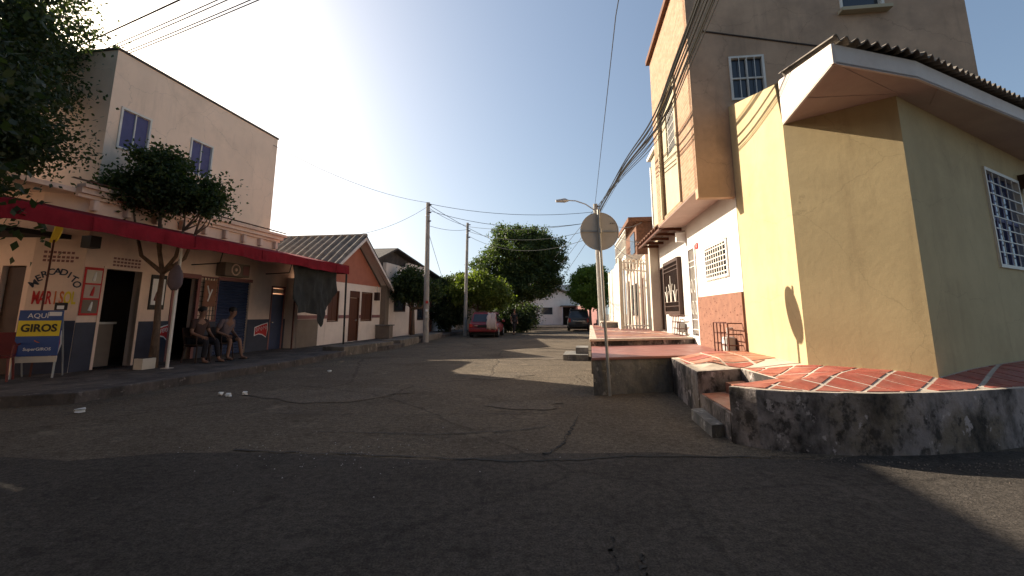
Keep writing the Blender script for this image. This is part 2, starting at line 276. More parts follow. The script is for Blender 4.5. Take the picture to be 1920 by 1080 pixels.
# ------------------------------------------------------------------ ground, road
def sheet(name, pts, z, m, fr=None):
    o = build(name, MB().quad(*[(x,y,z) for x,y in pts]), m, fr=fr); return tag(o, kind='structure')
ground_m = mat('dusty_earth', (.2, .165, .12), var=.3, scale=.7, bump=.3, bscale=9)
def roadmat(name, col, crackamt, dust):
    m = mat(name, col, rough=.97, spec=.06, var=.35, scale=.55, bump=0, dirt=dust, dscale=.35, damt=.85)
    n = m.node_tree.nodes; L = m.node_tree.links; b = n['Principled BSDF']; src = b.inputs['Base Color'].links[0].from_socket
    tc = n.new('ShaderNodeTexCoord'); no = n.new('ShaderNodeTexNoise'); no.inputs['Scale'].default_value = 1.3; no.inputs['Detail'].default_value = 6; L.new(tc.outputs['Object'], no.inputs[0])
    ad = n.new('ShaderNodeMix'); ad.data_type = 'VECTOR'; ad.inputs[0].default_value = .28; L.new(tc.outputs['Object'], ad.inputs[4]); L.new(no.outputs['Color'], ad.inputs[5])
    v = n.new('ShaderNodeTexVoronoi'); v.feature = 'DISTANCE_TO_EDGE'; v.inputs['Scale'].default_value = .23; L.new(ad.outputs[1], v.inputs['Vector'])
    r = n.new('ShaderNodeMapRange'); r.inputs[1].default_value = .0; r.inputs[2].default_value = .007; r.inputs[3].default_value = crackamt; r.inputs[4].default_value = 0; L.new(v.outputs[0], r.inputs[0])
    mx = n.new('ShaderNodeMix'); mx.data_type = 'RGBA'; L.new(r.outputs[0], mx.inputs[0]); L.new(src, mx.inputs[6]); mx.inputs[7].default_value = (.03, .026, .023, 1)
    f = n.new('ShaderNodeTexNoise'); f.inputs['Scale'].default_value = 70; f.inputs['Detail'].default_value = 9; f.inputs['Roughness'].default_value = .75; L.new(tc.outputs['Object'], f.inputs[0])
    r2 = n.new('ShaderNodeMapRange'); r2.inputs[1].default_value = .35; r2.inputs[2].default_value = .65; r2.inputs[3].default_value = .45; r2.inputs[4].default_value = 1.5; L.new(f.outputs[0], r2.inputs[0])
    m2 = n.new('ShaderNodeMix'); m2.data_type = 'RGBA'; m2.blend_type = 'MULTIPLY'; m2.inputs[0].default_value = 1; L.new(mx.outputs[2], m2.inputs[6]); L.new(r2.outputs[0], m2.inputs[7])
    src = m2.outputs[2]
    q = n.new('ShaderNodeTexNoise'); q.inputs['Scale'].default_value = 16; q.inputs['Detail'].default_value = 6; q.inputs['Roughness'].default_value = .75; L.new(tc.outputs['Object'], q.inputs[0])
    r8 = n.new('ShaderNodeMapRange'); r8.inputs[1].default_value = .35; r8.inputs[2].default_value = .65; r8.inputs[3].default_value = .66; r8.inputs[4].default_value = 1.34; L.new(q.outputs[0], r8.inputs[0])
    m8 = n.new('ShaderNodeMix'); m8.data_type = 'RGBA'; m8.blend_type = 'MULTIPLY'; m8.inputs[0].default_value = 1; L.new(src, m8.inputs[6]); L.new(r8.outputs[0], m8.inputs[7]); src = m8.outputs[2]
    for sc_, lo, hi, am, cc_ in ((.55, .52, .66, .6, tuple(c*.5 for c in col)), (2.3, .57, .68, .7, tuple(c*.4 for c in col)), (1.2, .58, .7, .6, tuple(c*1.7 for c in col)), (6, .62, .68, .6, tuple(c*1.6 for c in col))):
        t = n.new('ShaderNodeTexNoise'); t.inputs['Scale'].default_value = sc_; t.inputs['Detail'].default_value = 10; t.inputs['Roughness'].default_value = .7; L.new(tc.outputs['Object'], t.inputs[0])
        r6 = n.new('ShaderNodeMapRange'); r6.inputs[1].default_value = lo; r6.inputs[2].default_value = hi; r6.inputs[4].default_value = am; L.new(t.outputs[0], r6.inputs[0])
        m3 = n.new('ShaderNodeMix'); m3.data_type = 'RGBA'; L.new(r6.outputs[0], m3.inputs[0]); L.new(src, m3.inputs[6]); m3.inputs[7].default_value = (*cc_, 1); src = m3.outputs[2]
    L.new(src, b.inputs['Base Color'])
    g = n.new('ShaderNodeTexNoise'); g.inputs['Scale'].default_value = 30; g.inputs['Detail'].default_value = 12; g.inputs['Roughness'].default_value = .7; L.new(tc.outputs['Object'], g.inputs[0])
    sub = n.new('ShaderNodeMath'); sub.operation = 'SUBTRACT'; L.new(g.outputs[0], sub.inputs[0]); L.new(r.outputs[0], sub.inputs[1])
    bp = n.new('ShaderNodeBump'); bp.inputs['Strength'].default_value = .8; bp.inputs['Distance'].default_value = .035; L.new(sub.outputs[0], bp.inputs['Height']); L.new(bp.outputs[0], b.inputs['Normal'])
    return m
M['concrete_road'] = roadmat('worn_concrete_road', (.15, .12, .09), .4, (.105, .084, .066))
M['asphalt'] = roadmat('old_asphalt', (.082, .07, .06), .35, (.1, .085, .07))
sheet('ground', [(-400,-200),(400,-200),(400,900),(-400,900)], -.012, ground_m)
edge = [(x, 4.75+.13*math.sin(x*1.7)+.06*math.sin(x*5+1)) for x in np.linspace(-26, 24, 70)]
o = build('road', MB().quad(*[(x,y,-.004) for x,y in edge], (24,62,-.004), (-26,62,-.004)), 'concrete_road'); tag(o, kind='structure')
o = build('crossing_road', MB().quad((-60,-25,0), (60,-25,0), *[(x+.02*math.sin(i*2.3),y+.03,0) for i,(x,y) in reversed(list(enumerate(edge)))]), 'asphalt'); tag(o, kind='structure')
tar = mat('tar_joint', (.022, .02, .019), rough=.8, bump=.2)
def crack(path, wd):
    P = []; Q = []
    for i in range(len(path)-1):
        for t in np.linspace(0, 1, 14, endpoint=i == len(path)-2):
            x = path[i][0]*(1-t)+path[i+1][0]*t+random.uniform(-.03,.03); y = path[i][1]*(1-t)+path[i+1][1]*t+random.uniform(-.025,.025); h = wd*random.uniform(.25,1)
            P.append((x,y-h,.006)); Q.append((x,y+h,.006))
    mb = MB(); n = len(P); mb.add(P+Q, [(i,i+1,n+i+1,n+i) for i in range(n-1)]); tag(build('road_joint', mb, tar), kind='structure')
crack([(-2.9,4.95),(-1.4,4.78),(0,4.6),(.6,4.62),(1.2,4.75),(3,4.7)], .022)
crack([(-2.3,5.7),(-.9,5.55),(.1,5.75),(.5,6.0)], .016)
crack([(.3,4.75),(.55,5.15),(.75,5.9),(.95,6.6)], .035)
crack([(-6,6.9),(-2.2,6.6),(1.2,6.7)], .008)
crack([(-1,12.6),(2.2,12.8)], .02); crack([(-.6,17.2),(3.0,17.4)], .03); crack([(-.4,23),(3.8,23.3)], .04)
for k, (x, y) in enumerate(((.62,3.1),(.75,2.9),(.66,2.7))): crack([(x,y),(x-.05,y-.35)], .02)
# ------------------------------------------------------------------ right side: platforms (raised pavements)
RF = frame((4.0, 6.25), (.1289, .9917))                    # x runs along the street, +y towards the street
def RW(x, y): p = RF @ Vector((x, y, 0)); return (p.x, p.y)
front = [(2.42,5.22),(2.62,5.02),(2.95,4.87),(3.35,4.79),(3.75,4.76),(4.2,4.79),(4.65,4.87),(5.15,4.99),(5.8,5.17),(6.6,5.42),(9.5,6.4)]
plat = [(2.93,8.52),(2.6,6.52),(3.38,6.85),(3.3,5.78)] + front + [(9.5,8.6),(4.4,8.6)]
cp = build('corner_pavement', MB().prism(plat, -.05, .6), 'grout', bevel=.012); tag(cp, kind='structure'); cp.data.materials.append(M['stain'])
for p in cp.data.polygons:
    if abs(p.normal.z) < .5: p.material_index = 1
def clip(poly, a, b):                                       # keep what lies left of a->b
    out = []; side = lambda p: (b[0]-a[0])*(p[1]-a[1])-(b[1]-a[1])*(p[0]-a[0])
    for i in range(len(poly)):
        p, q = poly[i], poly[(i+1)%len(poly)]; sp, sq = side(p), side(q)
        if sp >= 0: out.append(p)
        if sp*sq < 0: t = sp/(sp-sq); out.append((p[0]+t*(q[0]-p[0]), p[1]+t*(q[1]-p[1])))
    return out
def area(p): return sum(p[i][0]*p[(i+1)%len(p)][1]-p[(i+1)%len(p)][0]*p[i][1] for i in range(len(p)))/2
def tiles(cell, ang, size, gap, parent, m, z, name='tile', org=(0,0), th=.008, sy=None, zfun=None, whole=False):
    if area(cell) < 0: cell = cell[::-1]
    sy = sy or size; ca, sa = math.cos(ang), math.sin(ang); shared = {}
    for i in range(-40, 41):
        for j in range(-40, 41):
            q = [(i*size+gap/2, j*sy+gap/2), ((i+1)*size-gap/2, j*sy+gap/2), ((i+1)*size-gap/2, (j+1)*sy-gap/2), (i*size+gap/2, (j+1)*sy-gap/2)]
            q = [(org[0]+x*ca-y*sa, org[1]+x*sa+y*ca) for x, y in q]
            if whole:                                       # one continuous grid cut to the outline of the whole floor
                sq, q = q, cell
                for k in range(4):
                    if q: q = clip(q, sq[k], sq[(k+1)%4])
            else:
                for k in range(len(cell)):
                    if q: q = clip(q, cell[k], cell[(k+1)%len(cell)])
            if len(q) < 3 or area(q) < .006: continue
            h = random.uniform(-.002, .002)
            cx = sum(p[0] for p in q)/len(q); cy = sum(p[1] for p in q)/len(q)
            zf = zfun or (lambda x, y: z)
            if zfun:                                        # mid-points and a centre let a tile follow the slope
                q = [r for k in range(len(q)) for r in (q[k], ((q[k][0]*2+q[(k+1)%len(q)][0])/3, (q[k][1]*2+q[(k+1)%len(q)][1])/3), ((q[k][0]+q[(k+1)%len(q)][0]*2)/3, (q[k][1]+q[(k+1)%len(q)][1]*2)/3))]
                n_ = len(q); zz = [zf(*p) for p in q]; cz = zf(cx, cy); inn = [((p[0]+cx)/2, (p[1]+cy)/2) for p in q]
                build(name, MB().add([(p[0],p[1],a-.006) for p, a in zip(q, zz)]+[(p[0],p[1],a+th+h) for p, a in zip(q, zz)]+[(p[0],p[1],zf(*p)+th+h) for p in inn]+[(cx,cy,cz+th+h)], [(i_,(i_+1)%n_,n_+(i_+1)%n_,n_+i_) for i_ in range(n_)]+[(n_+i_,n_+(i_+1)%n_,2*n_+(i_+1)%n_,2*n_+i_) for i_ in range(n_)]+[(2*n_+i_,2*n_+(i_+1)%n_,3*n_) for i_ in range(n_)]), random.choice(m) if isinstance(m, list) else m, parent)
                continue
            n_ = len(q); zz = [zf(*p) for p in q]
            build(name, MB().add([(p[0],p[1],a-.006) for p, a in zip(q, zz)]+[(p[0],p[1],a+th+h) for p, a in zip(q, zz)], [tuple(range(n_-1,-1,-1)), tuple(range(n_,2*n_))]+[(i_,(i_+1)%n_,n_+(i_+1)%n_,n_+i_) for i_ in range(n_)]), random.choice(m) if isinstance(m, list) else m, parent)
E0 = (4.925, 5.364)
inset = lambda p, d: p
frontc = [(2.47,5.25),(2.97,4.92),(3.37,4.84),(3.75,4.81),(4.19,4.84),(4.63,4.93),(5.12,5.11),(5.78,5.42),(6.58,5.84),(9.3,7.2)]
SD = Vector((.87, .49)).normalized()
def apron(x, y):                                             # the tiled apron falls from the house wall to its outer edge
    d = 9
    for a, b in zip(rim[:-1], rim[1:]):
        ax_, ay_ = b[0]-a[0], b[1]-a[1]; t = max(0, min(1, ((x-a[0])*ax_+(y-a[1])*ay_)/(ax_*ax_+ay_*ay_))); d = min(d, math.hypot(x-a[0]-t*ax_, y-a[1]-t*ay_))
    return .603+.115*(lambda u: u*u*(3-2*u))(min(1, max(0, d-.03)/.72))
rim = [(2.93,8.52),(2.6,6.52),(3.38,6.85),(3.3,5.78)]+front
bedm = MB(); vi = {}
for i in range(0, 76):
    for j in range(0, 44):
        x, y = 2.4+i*.09, 4.7+j*.09; q = [(x,y),(x+.09,y),(x+.09,y+.09),(x,y+.09)]
        def inside(p):
            c = False
            for k in range(len(plat)):
                a, b = plat[k], plat[k-1]
                if (a[1] > p[1]) != (b[1] > p[1]) and p[0] < (b[0]-a[0])*(p[1]-a[1])/(b[1]-a[1])+a[0]: c = not c
            return c
        if all(inside(p) for p in q): bedm.add([(p[0],p[1],apron(*p)-.001) for p in q], [(0,1,2,3)])
build('grout_bed', bedm, 'grout', cp)
# cells: west strip along the wall, around the stair notch, and the curved front
tiles([(3.0,8.5),(2.66,6.58),(3.38,6.88),(4.0,6.3),(4.26,8.4)], math.atan2(.9917,.1289), .42, .05, cp, ['tileworn','tileworn','tile'], .602, zfun=apron, org=(4.0,6.25))
main = [(3.42,6.82),(3.34,5.80),(2.47,5.25),(2.68,5.06),(2.97,4.92),(3.37,4.84),(3.75,4.81),(4.19,4.83),(4.63,4.91),(5.14,5.04),(5.78,5.22),(6.58,5.47),(9.3,6.4),(9.3,7.72),(4.93,5.34),(3.99,6.23)]
tiles(main, math.radians(38), .35, .045, cp, 'tile', .602, zfun=apron, org=(4,6), whole=True, th=.0065)
# stair in the notch
st_ = thing('entry_stair', 'low red stair step cut into the corner pavement between mouldy side walls', 'stair', Matrix())
build('tread', MB().prism([(2.61,6.5),(3.36,6.82),(3.285,5.8),(2.44,5.27)], -.03, .3), 'stain', st_)
build('tread_tile', MB().prism([(2.63,6.46),(3.0,6.6),(2.93,5.64),(2.5,5.37)], .298, .31), 'tileworn', st_)
build('upper_tread', MB().prism([(3.03,6.62),(3.35,6.76),(3.27,5.86),(2.96,5.67)], .298, .44), 'tileworn', st_)
build('bottom_step', MB().prism([(2.42,6.35),(2.6,6.42),(2.46,5.5),(2.3,5.45)], -.03, .13), 'concgrey', st_)
# pink platform and tiled porch
pk = build('pink_pavement', MB().prism([(1.42,8.12),(2.95,8.56),(4.28,8.62),(4.72,11.9),(1.92,10.98)], -.05, .59), 'concgrey'); tag(pk, kind='structure')
build('pink_slab', MB().prism([(1.4,8.09),(2.955,8.53),(4.285,8.6),(4.73,11.9),(1.9,10.98)], .588, .635), 'pinkfloor', pk, bevel=.01)
pr = build('porch_pavement', MB().prism([(1.88,10.96),(4.735,11.92),(5.6,18.6),(5.5,24),(4.15,24)], -.05, .745), 'stain'); tag(pr, kind='structure')
build('porch_edge', MB().prism([(1.84,10.9),(4.735,11.87),(5.6,18.6),(5.5,24),(4.1,24)], .743, .8), 'grout', pr, bevel=.008)
tiles([(2.08,11.25),(4.62,12.06),(5.45,18.4),(5.2,23.8),(4.2,23.8)], math.radians(18), 3.2, .22, pr, ['tileworn','pinkfloor','pinkfloor'], .8, 'floor_panel', org=(1.98,11.1), sy=.78)
s2 = thing('kerb_stair', 'small concrete two step stair leaning on the side of the porch', 'stair', frame((2.42, 14.6), (.18, 1)))
build('step', MB().box(-.7,0,-.02,.7,.75,.17), 'concgrey', s2); build('step', MB().box(-.35,0,.17,.5,.38,.36), 'concgrey', s2)
bl = thing('porch_block', 'pale concrete bench block at far end of the porch by the pole', 'block', frame((4.35, 20.3), (.18, 1)))
build('block_body', MB().box(-.9,-.45,.8,1.6,.35,1.0), 'concgrey', bl, bevel=.02); build('block_top', MB().box(-.95,-.5,1.0,1.65,.4,1.06), 'grout', bl, bevel=.01)

# ------------------------------------------------------------------ yellow corner house
yh = thing('yellow_house', 'single storey yellow plastered corner house with cut corner and corrugated eave', 'house', frame((4.0,6.25), (.1289,.9917)))
YF = FR[yh.name]
west = [(0,0),(2.05,0)]
build('west_wall', MB().extr([(.0,0,.58),(2.05,0,.58),(2.05,0,5.42),(.13,0,4.86),(0,0,4.16)], (0,-.16,0)), 'yellow', yh)
L = inv2(YF, [(4.0,6.25),E0,(5.15,5.8),(4.25,6.45)])
build('chamfer_wall', MB().prism([L[0],L[1],(L[1][0]+.12,L[1][1]-.12),(.16,-.16)], .58, 4.16), 'yellow', yh)
SF = frame(E0, SD)
build('south_wall', MB().wall(0.002,7.2,.58,4.16,[(2.8,4.4,2.12,3.64)],0,.16), 'yellow', yh, SF)
build('back_wall', MB().box(7.2,.02,.0,7.36,4.5,4.4), 'yellow', yh, SF)
build('baseboard', MB().box(.01,-.012,.6,7.2,.0,.68), 'grout', yh, SF)
wn = build('window', MB().wall(2.77,4.43,2.09,3.67,[(2.82,4.38,2.14,3.62)],-.03,.06), 'whitemetal', yh, SF)
for i in range(4):
    for j in range(2):
        build('pane', MB().box(2.82+i*.39+.008,.05,2.14+j*.74+.008,2.82+(i+1)*.39-.008,.055,2.14+(j+1)*.74-.008), 'glassblue', wn, SF)
for i in range(1,4): bar('mullion', 'shutterblue', wn, 2.82+i*.39-.03,.03,2.14,2.82+i*.39+.03,.07,3.62, SF)
bar('mullion', 'shutterblue', wn, 2.82,.035,2.85,4.38,.068,2.91, SF)
for k in range(1,8): bar('grille_bar', 'whitemetal', wn, 2.82,-.035,2.14+k*.185-.008,4.38,-.02,2.14+k*.185+.008, SF)
for k in range(1,5): bar('grille_bar', 'whitemetal', wn, 2.82+k*.312-.006,-.021,2.14,2.82+k*.312+.006,-.01,3.62, SF)
build('curtain', MB().box(2.81,.12,2.13,4.39,.14,3.63), 'shutterblue', wn, SF)
# flat soffit, fascia and sloping corrugated sheets
A=(4.0,6.25); B=(3.58,4.6); Cc=(4.82,4.93); D=(7.6,6.22); G=(10.6,7.6)
sof = [A,B,Cc,D,G,(9.9,9.0),(6,8.2),(5.2,6.6)]
build('soffit', MB().prism(sof, 4.155, 4.18), 'soffit', yh, Matrix())
for a, b in (((3.79,5.42),(5.0,5.3)), ((5.3,5.2),(5.6,5.62)), (B,(5.0,5.36))):
    d = (Vector((b[0]-a[0],b[1]-a[1],0))).normalized()*1; n_ = Vector((-d.y,d.x,0))*.006
    build('joint_strip', MB().prism([(a[0]+n_.x,a[1]+n_.y),(b[0]+n_.x,b[1]+n_.y),(b[0]-n_.x,b[1]-n_.y),(a[0]-n_.x,a[1]-n_.y)], 4.148, 4.154), 'soffit', yh, Matrix())
def fasc(p, q, h0, h1, t=.03):
    d = Vector((q[0]-p[0], q[1]-p[1], 0)).normalized(); n = Vector((-d.y, d.x, 0))*t
    return MB().extr([(p[0],p[1],4.15),(q[0],q[1],4.15),(q[0],q[1],4.15+h1),(p[0],p[1],4.15+h0)], n)
build('side_fascia', fasc(A, B, .70, .24), 'fascia', yh, Matrix())
build('eave_fascia', fasc(B, Cc, .24, .23), 'fascia', yh, Matrix()); build('eave_fascia', fasc(Cc, D, .23, .21), 'fascia', yh, Matrix()); build('eave_fascia', fasc(D, G, .21, .21), 'fascia', yh, Matrix())
def corr(p0, p1, up, pitch=.15, amp=.028, rows=2, th=.012, off=0.0):
    """wavy sheet between eave points p0,p1 rising along vector up"""
    p0, p1, up = Vector(p0), Vector(p1), Vector(up); Ls = (p1-p0).length; e = (p1-p0)/Ls; nrm = e.cross(up).normalized()
    if nrm.z < 0: nrm = -nrm
    n = max(4, int(Ls/pitch*8)); mb = MB(); vs = []
    for i in range(n+1):
        t = Ls*i/n; hgt = amp*math.sin(2*math.pi*(t+off)/pitch)
        for r_ in range(rows): vs.append(p0+e*t+up*(r_/(rows-1))+nrm*hgt)
        for r_ in range(rows): vs.append(p0+e*t+up*(r_/(rows-1))+nrm*(hgt-th))
    w2 = 2*rows; fs = []
    for i in range(n):
        a, b = i*w2, (i+1)*w2
        for r_ in range(rows-1):
            fs += [(a+r_, b+r_, b+r_+1, a+r_+1), (a+rows+r_, a+rows+r_+1, b+rows+r_+1, b+rows+r_)]
        fs += [(a, a+rows, b+rows, b), (a+rows-1, b+rows-1, b+2*rows-1, a+2*rows-1)]
    fs += [(0,1,rows+1,rows), (n*w2, n*w2+rows, n*w2+rows+1, n*w2+1)] if rows == 2 else []
    return mb.add(vs, fs)
def rowsheets(p0, p1, z0, z1, up, width, parent, m, lift=0, **kw):
    p0 = Vector((p0[0],p0[1],z0)); p1 = Vector((p1[0],p1[1],z1)); n = max(1, round((p1-p0).length/width))
    for i in range(n):
        a = p0.lerp(p1, i/n); b = p0.lerp(p1, (i+1)/n); b = b+(b-a).normalized()*.03
        build('roof_sheet', corr(a+Vector((0,0,.006*(i%2)+lift)), b+Vector((0,0,.006*(i%2)+lift)), up, **kw), m, parent, Matrix(), smooth=False)
nb = Vector((-SD.y, SD.x, 0))
B2 = (B[0]-.02, B[1]-.07); D2 = (D[0]+.05, D[1]-.09); C2 = (Cc[0]+.03, Cc[1]-.09); G2 = (G[0], G[1]-.1)
rowsheets(B2, C2, 4.44, 4.43, (.42,1.66,.5), .45, yh, 'fibro'); rowsheets(C2, D2, 4.43, 4.42, (-.75,1.75,.5), .9, yh, 'fibro'); rowsheets(D2, G2, 4.42, 4.41, (-.75,1.75,.5), .9, yh, 'fibro')
build('roof_deck', MB().add([(A[0]+.02,A[1],4.84),(B[0]+.05,B[1]+.05,4.385),(Cc[0],Cc[1]+.05,4.375),(D[0],D[1]+.05,4.355),(G[0],G[1]+.05,4.355),(10.2,8.6,5.3),(4.3,8.2,5.4)], [(0,1,2,3,4,5,6)]), 'fibro', yh, Matrix())
lt = thing('wall_lamp', 'small dark lamp on the yellow wall right of the barred window', 'lamp', SF)
build('lamp_body', MB().box(4.55,-.16,3.55,4.75,0,3.8), 'brown', lt); build('lamp_glass', MB().box(4.58,-.14,3.48,4.72,-.03,3.55), 'whitepaint', lt)

# ------------------------------------------------------------------ brick house with the jutting upper floors
bh = thing('brick_house', 'tall house with brick upper floors jutting out over a white ground floor', 'house', RF)
S0, S1, S2 = 2.08, 6.05, 9.75
holes = [(2.75,4.22,2.17,2.9),(5.08,5.72,.8,3.1)]
build('ground_wall', MB().wall(S0,S1,.58,3.84,holes,0,-.18), 'white', bh)
build('dado', MB().box(S0+.01,.0,.6,5.03,.035,1.8), 'terracotta', bh)
chips = MB()
for k in range(150):
    a, z = random.uniform(S0+.08,5.0), random.uniform(.66,1.77); s_ = random.uniform(.008,.024); chips.box(a-s_,.03,z-s_*.6,a+s_,.0375,z+s_*.6)
tag(build('dado_chip', chips, 'chip', bh), kind='stuff')
ov = .68; ztop = 8.75
build('party_wall', MB().wall(-ov,4.45,3.6,ztop+.4,[(.08,.74,5.55,6.48),(2.25,3.05,7.3,7.75)],0,.18), 'grey', bh, frame(RW(S0-.02,0),(.9917,-.1289)))
build('slab_floor', MB().prism([(S0,ov-.01),(S1+.02,ov-.01),(S1+.02,-.1),(S0,-.1)], 3.78, 3.9), 'soffit', bh)
pan = (3.35,5.2,3.9,6.75)
build('brick_face', MB().wall(S0+.0,S1,3.8,ztop,[pan],ov,ov-.2), 'brick', bh)
build('panel_wall', MB().wall(pan[0],pan[1],pan[2],pan[3],[(3.85,4.75,5.35,6.5)],ov-.06,ov-.18), 'beige', bh)
build('panel_trim', MB().wall(pan[0]-.09,pan[1]+.09,3.84,pan[3]+.09,[(pan[0],pan[1],3.84,pan[3])],ov+.05,ov-.06), 'beige', bh)
wn = build('upper_window', MB().wall(3.85,4.75,5.35,6.5,[(3.9,4.7,5.4,6.45)],ov-.1,ov-.14), 'whitemetal', bh)
build('pane', MB().box(3.9,ov-.13,5.4,4.7,ov-.125,6.45), 'glass', wn)
for k in range(1,7): bar('grille_bar','whitemetal',wn,3.9+k*.115-.008,ov-.1,5.4,3.9+k*.115+.008,ov-.085,6.45)
for k in range(1,5): bar('grille_bar','whitemetal',wn,3.9,ov-.085,5.4+k*.21-.008,4.7,ov-.075,5.4+k*.21+.008)
build('roof_edge', MB().box(S0+.2,ov+.1,ztop+.0,S1+.1,-4.3,ztop+.14), 'clay', bh)
build('far_wall', MB().box(S1-.18,ov-.2,3.9,S1,-4.2,ztop), 'grey', bh)
build('rear_wall', MB().box(S0+.2,-4.4,0,S1,-4.25,ztop), 'grey', bh)
PWF = frame(RW(S0-.02,0),(.9917,-.1289))
wn = build('side_window', MB().wall(.08,.74,5.55,6.48,[(.12,.7,5.59,6.44)],-.03,.05), 'whitemetal', bh, PWF)
for i in range(2):
    for j in range(2): build('pane', MB().box(.12+i*.29+.01,.04,5.59+j*.425+.01,.12+(i+1)*.29-.01,.045,5.59+(j+1)*.425-.01), 'glass', wn, PWF)
bar('mullion','whitemetal',wn,1*.4,.0,5.59,.42,.05,6.44,PWF); bar('mullion','whitemetal',wn,0*.12+.12,.0,6.0,.7,.05,6.03,PWF)
for k in range(1,4): bar('grille_bar','whitemetal',wn,.12+k*.145-.006,-.03,5.59,.12+k*.145+.006,-.02,6.44,PWF)
wn = build('top_window', MB().wall(2.25,3.05,7.3,7.75,[(2.3,3.0,7.35,7.7)],-.02,.1), 'creammetal', bh, PWF); build('pane', MB().box(2.3,.08,7.35,3.0,.085,7.7), 'glass', wn, PWF)
build('window_ledge', MB().box(2.2,-.16,7.22,3.1,0,7.29), 'beige', bh, PWF)
build('conduit', MB().tube([(-.45,-.012,7.11),(.6,-.012,6.86),(1.7,-.012,6.6),(2.6,-.012,6.42)],.016,6), 'roofdark', bh, PWF)
# sidewalk level details
wn = build('barred_window', MB().wall(2.72,4.25,2.14,2.93,[(2.78,4.19,2.2,2.87)],.03,-.06), 'whitepaint', bh)
for i in range(3): build('pane', MB().box(2.78+i*.47+.01,-.05,2.2,2.78+(i+1)*.47-.01,-.045,2.87), 'glass', wn)
for k in range(1,9): bar('grille_bar','creammetal',wn,2.78+k*.157-.016,.03,2.12,2.78+k*.157+.016,.036,2.95)
for k in range(0,8): bar('grille_bar','creammetal',wn,2.74,.036,2.16+k*.108-.011,4.23,.042,2.16+k*.108+.011)
dr = build('door', MB().wall(5.05,5.75,.78,3.12,[(5.11,5.69,.84,3.06)],.03,-.08), 'whitepaint', bh)
build('door_leaf', MB().box(5.11,-.07,.84,5.69,-.05,3.06), 'brown', dr)
for k in range(1,6): bar('grille_bar','whitemetal',dr,5.11+k*.097-.008,-.02,.9,5.11+k*.097+.008,0,3.06)
for z in (1.0,1.25,2.6,2.75): bar('grille_bar','whitemetal',dr,5.11,-.01,z-.01,5.69,.01,z+.01)
for zc in (1.55,2.1):
    for xc in (5.26,5.54):
        build('scroll', MB().tube([(xc+.1*math.cos(t),.012,zc+.17*math.sin(t)) for t in np.linspace(0,6.0,12)], .01, 5), 'whitemetal', dr)
nb_ = thing('house_number', 'small red house number plaque beside the grilled door', 'plaque', RF); build('plate', MB().box(4.78,0,3.0,4.98,.02,3.14), 'redpaint', nb_); text('lettering','12',.1,'whitepaint',nb_,4.88,.021,3.07,ext=.002,yrot=math.pi)
def meter(label, x0, x1, z0, z1, fr, y=0.035):
    t = thing('gas_meter', label, 'meter', fr, 'gas meters in cages')
    for k in range(5): bar('cage_bar','rust',t,x0+(x1-x0)*k/4-.01,y+.24,z0,x0+(x1-x0)*k/4+.01,y+.26,z1)
    for k in range(4): bar('cage_bar','rust',t,x0-.01,y+.23,z0+(z1-z0)*k/3-.01,x1+.01,y+.24,z0+(z1-z0)*k/3+.01)
    for k in (0,1,2,3):
        for x in (x0,x1): bar('cage_bar','rust',t,x-.01,y,z0+(z1-z0)*k/3-.01,x+.01,y+.25,z0+(z1-z0)*k/3+.01)
    xm = (x0+x1)/2; build('meter_body', MB().box(xm-.13,y+.02,z0+.06,xm+.13,y+.2,z0+.34), 'gasgrey', t, bevel=.03); build('dial', MB().tube([(xm,y+.2,z0+.24),(xm,y+.215,z0+.24)],.07,12), 'whitepaint', t)
    build('pipe', MB().tube([(xm-.08,y+.1,z0),(xm-.08,y+.1,z0+.07)],.018,6).tube([(xm+.08,y+.1,z0+.3),(xm+.08,y+.1,z1-.1),(xm+.08,y,z1-.1)],.018,6), 'gasgrey', t)
meter('gas meter in a rusty cage standing against the terracotta dado', 2.2,3.05,.62,1.22, RF)
# ------------------------------------------------------------------ white house with the iron window beyond it
wh = thing('white_house', 'white house with ornate iron window and tiled eave beside the fence', 'house', RF)
build('wall', MB().wall(S1+.0,S2+.2,.58,4.0,[(6.67,8.68,1.4,3.0),(9.15,9.65,.85,2.95)],-.015,-.18), 'white', wh)
build('side_wall', MB().box(S2,-4.5,.4,S2+.2,-.19,4.6), 'white', wh)
wn = build('iron_window', MB().wall(6.64,8.71,1.37,3.03,[(6.74,8.61,1.47,2.93)],.1,-.1), 'brown', wh)
build('pane', MB().box(6.74,-.1,1.47,8.61,-.095,2.93), 'glass', wn)
for k in range(1,15): bar('grille_bar','brown',wn,6.74+k*.125-.009,.06,1.47,6.74+k*.125+.009,.08,2.93)
for z in (1.62,1.75,2.7,2.82): bar('grille_bar','brown',wn,6.74,.08,z-.012,8.61,.1,z+.012)
for xc, hh in ((7.1,.5),(8.25,.5),(7.675,.8)):
    bar('grille_bar','creammetal',wn,xc-.015,.09,1.75,xc+.015,.11,1.75+hh)
    for s_ in (-1,1): build('scroll', MB().tube([(xc+s_*(.06+.3*t*t-.12*max(0,t-.8)*5*t),.1,1.75+hh*(.9*t-.25*max(0,t-.75)*4)) for t in np.linspace(0,1,10)], .014, 5), 'creammetal', wn)
dr = build('door', MB().wall(9.12,9.68,.82,2.98,[(9.17,9.63,.86,2.93)],.02,-.1), 'brown', wh); build('door_leaf', MB().box(9.17,-.09,.86,9.63,-.06,2.93), 'wood', dr)
for k in range(1,5): bar('grille_bar','black',dr,9.17+k*.092-.007,-.03,.9,9.17+k*.092+.007,-.01,2.93)
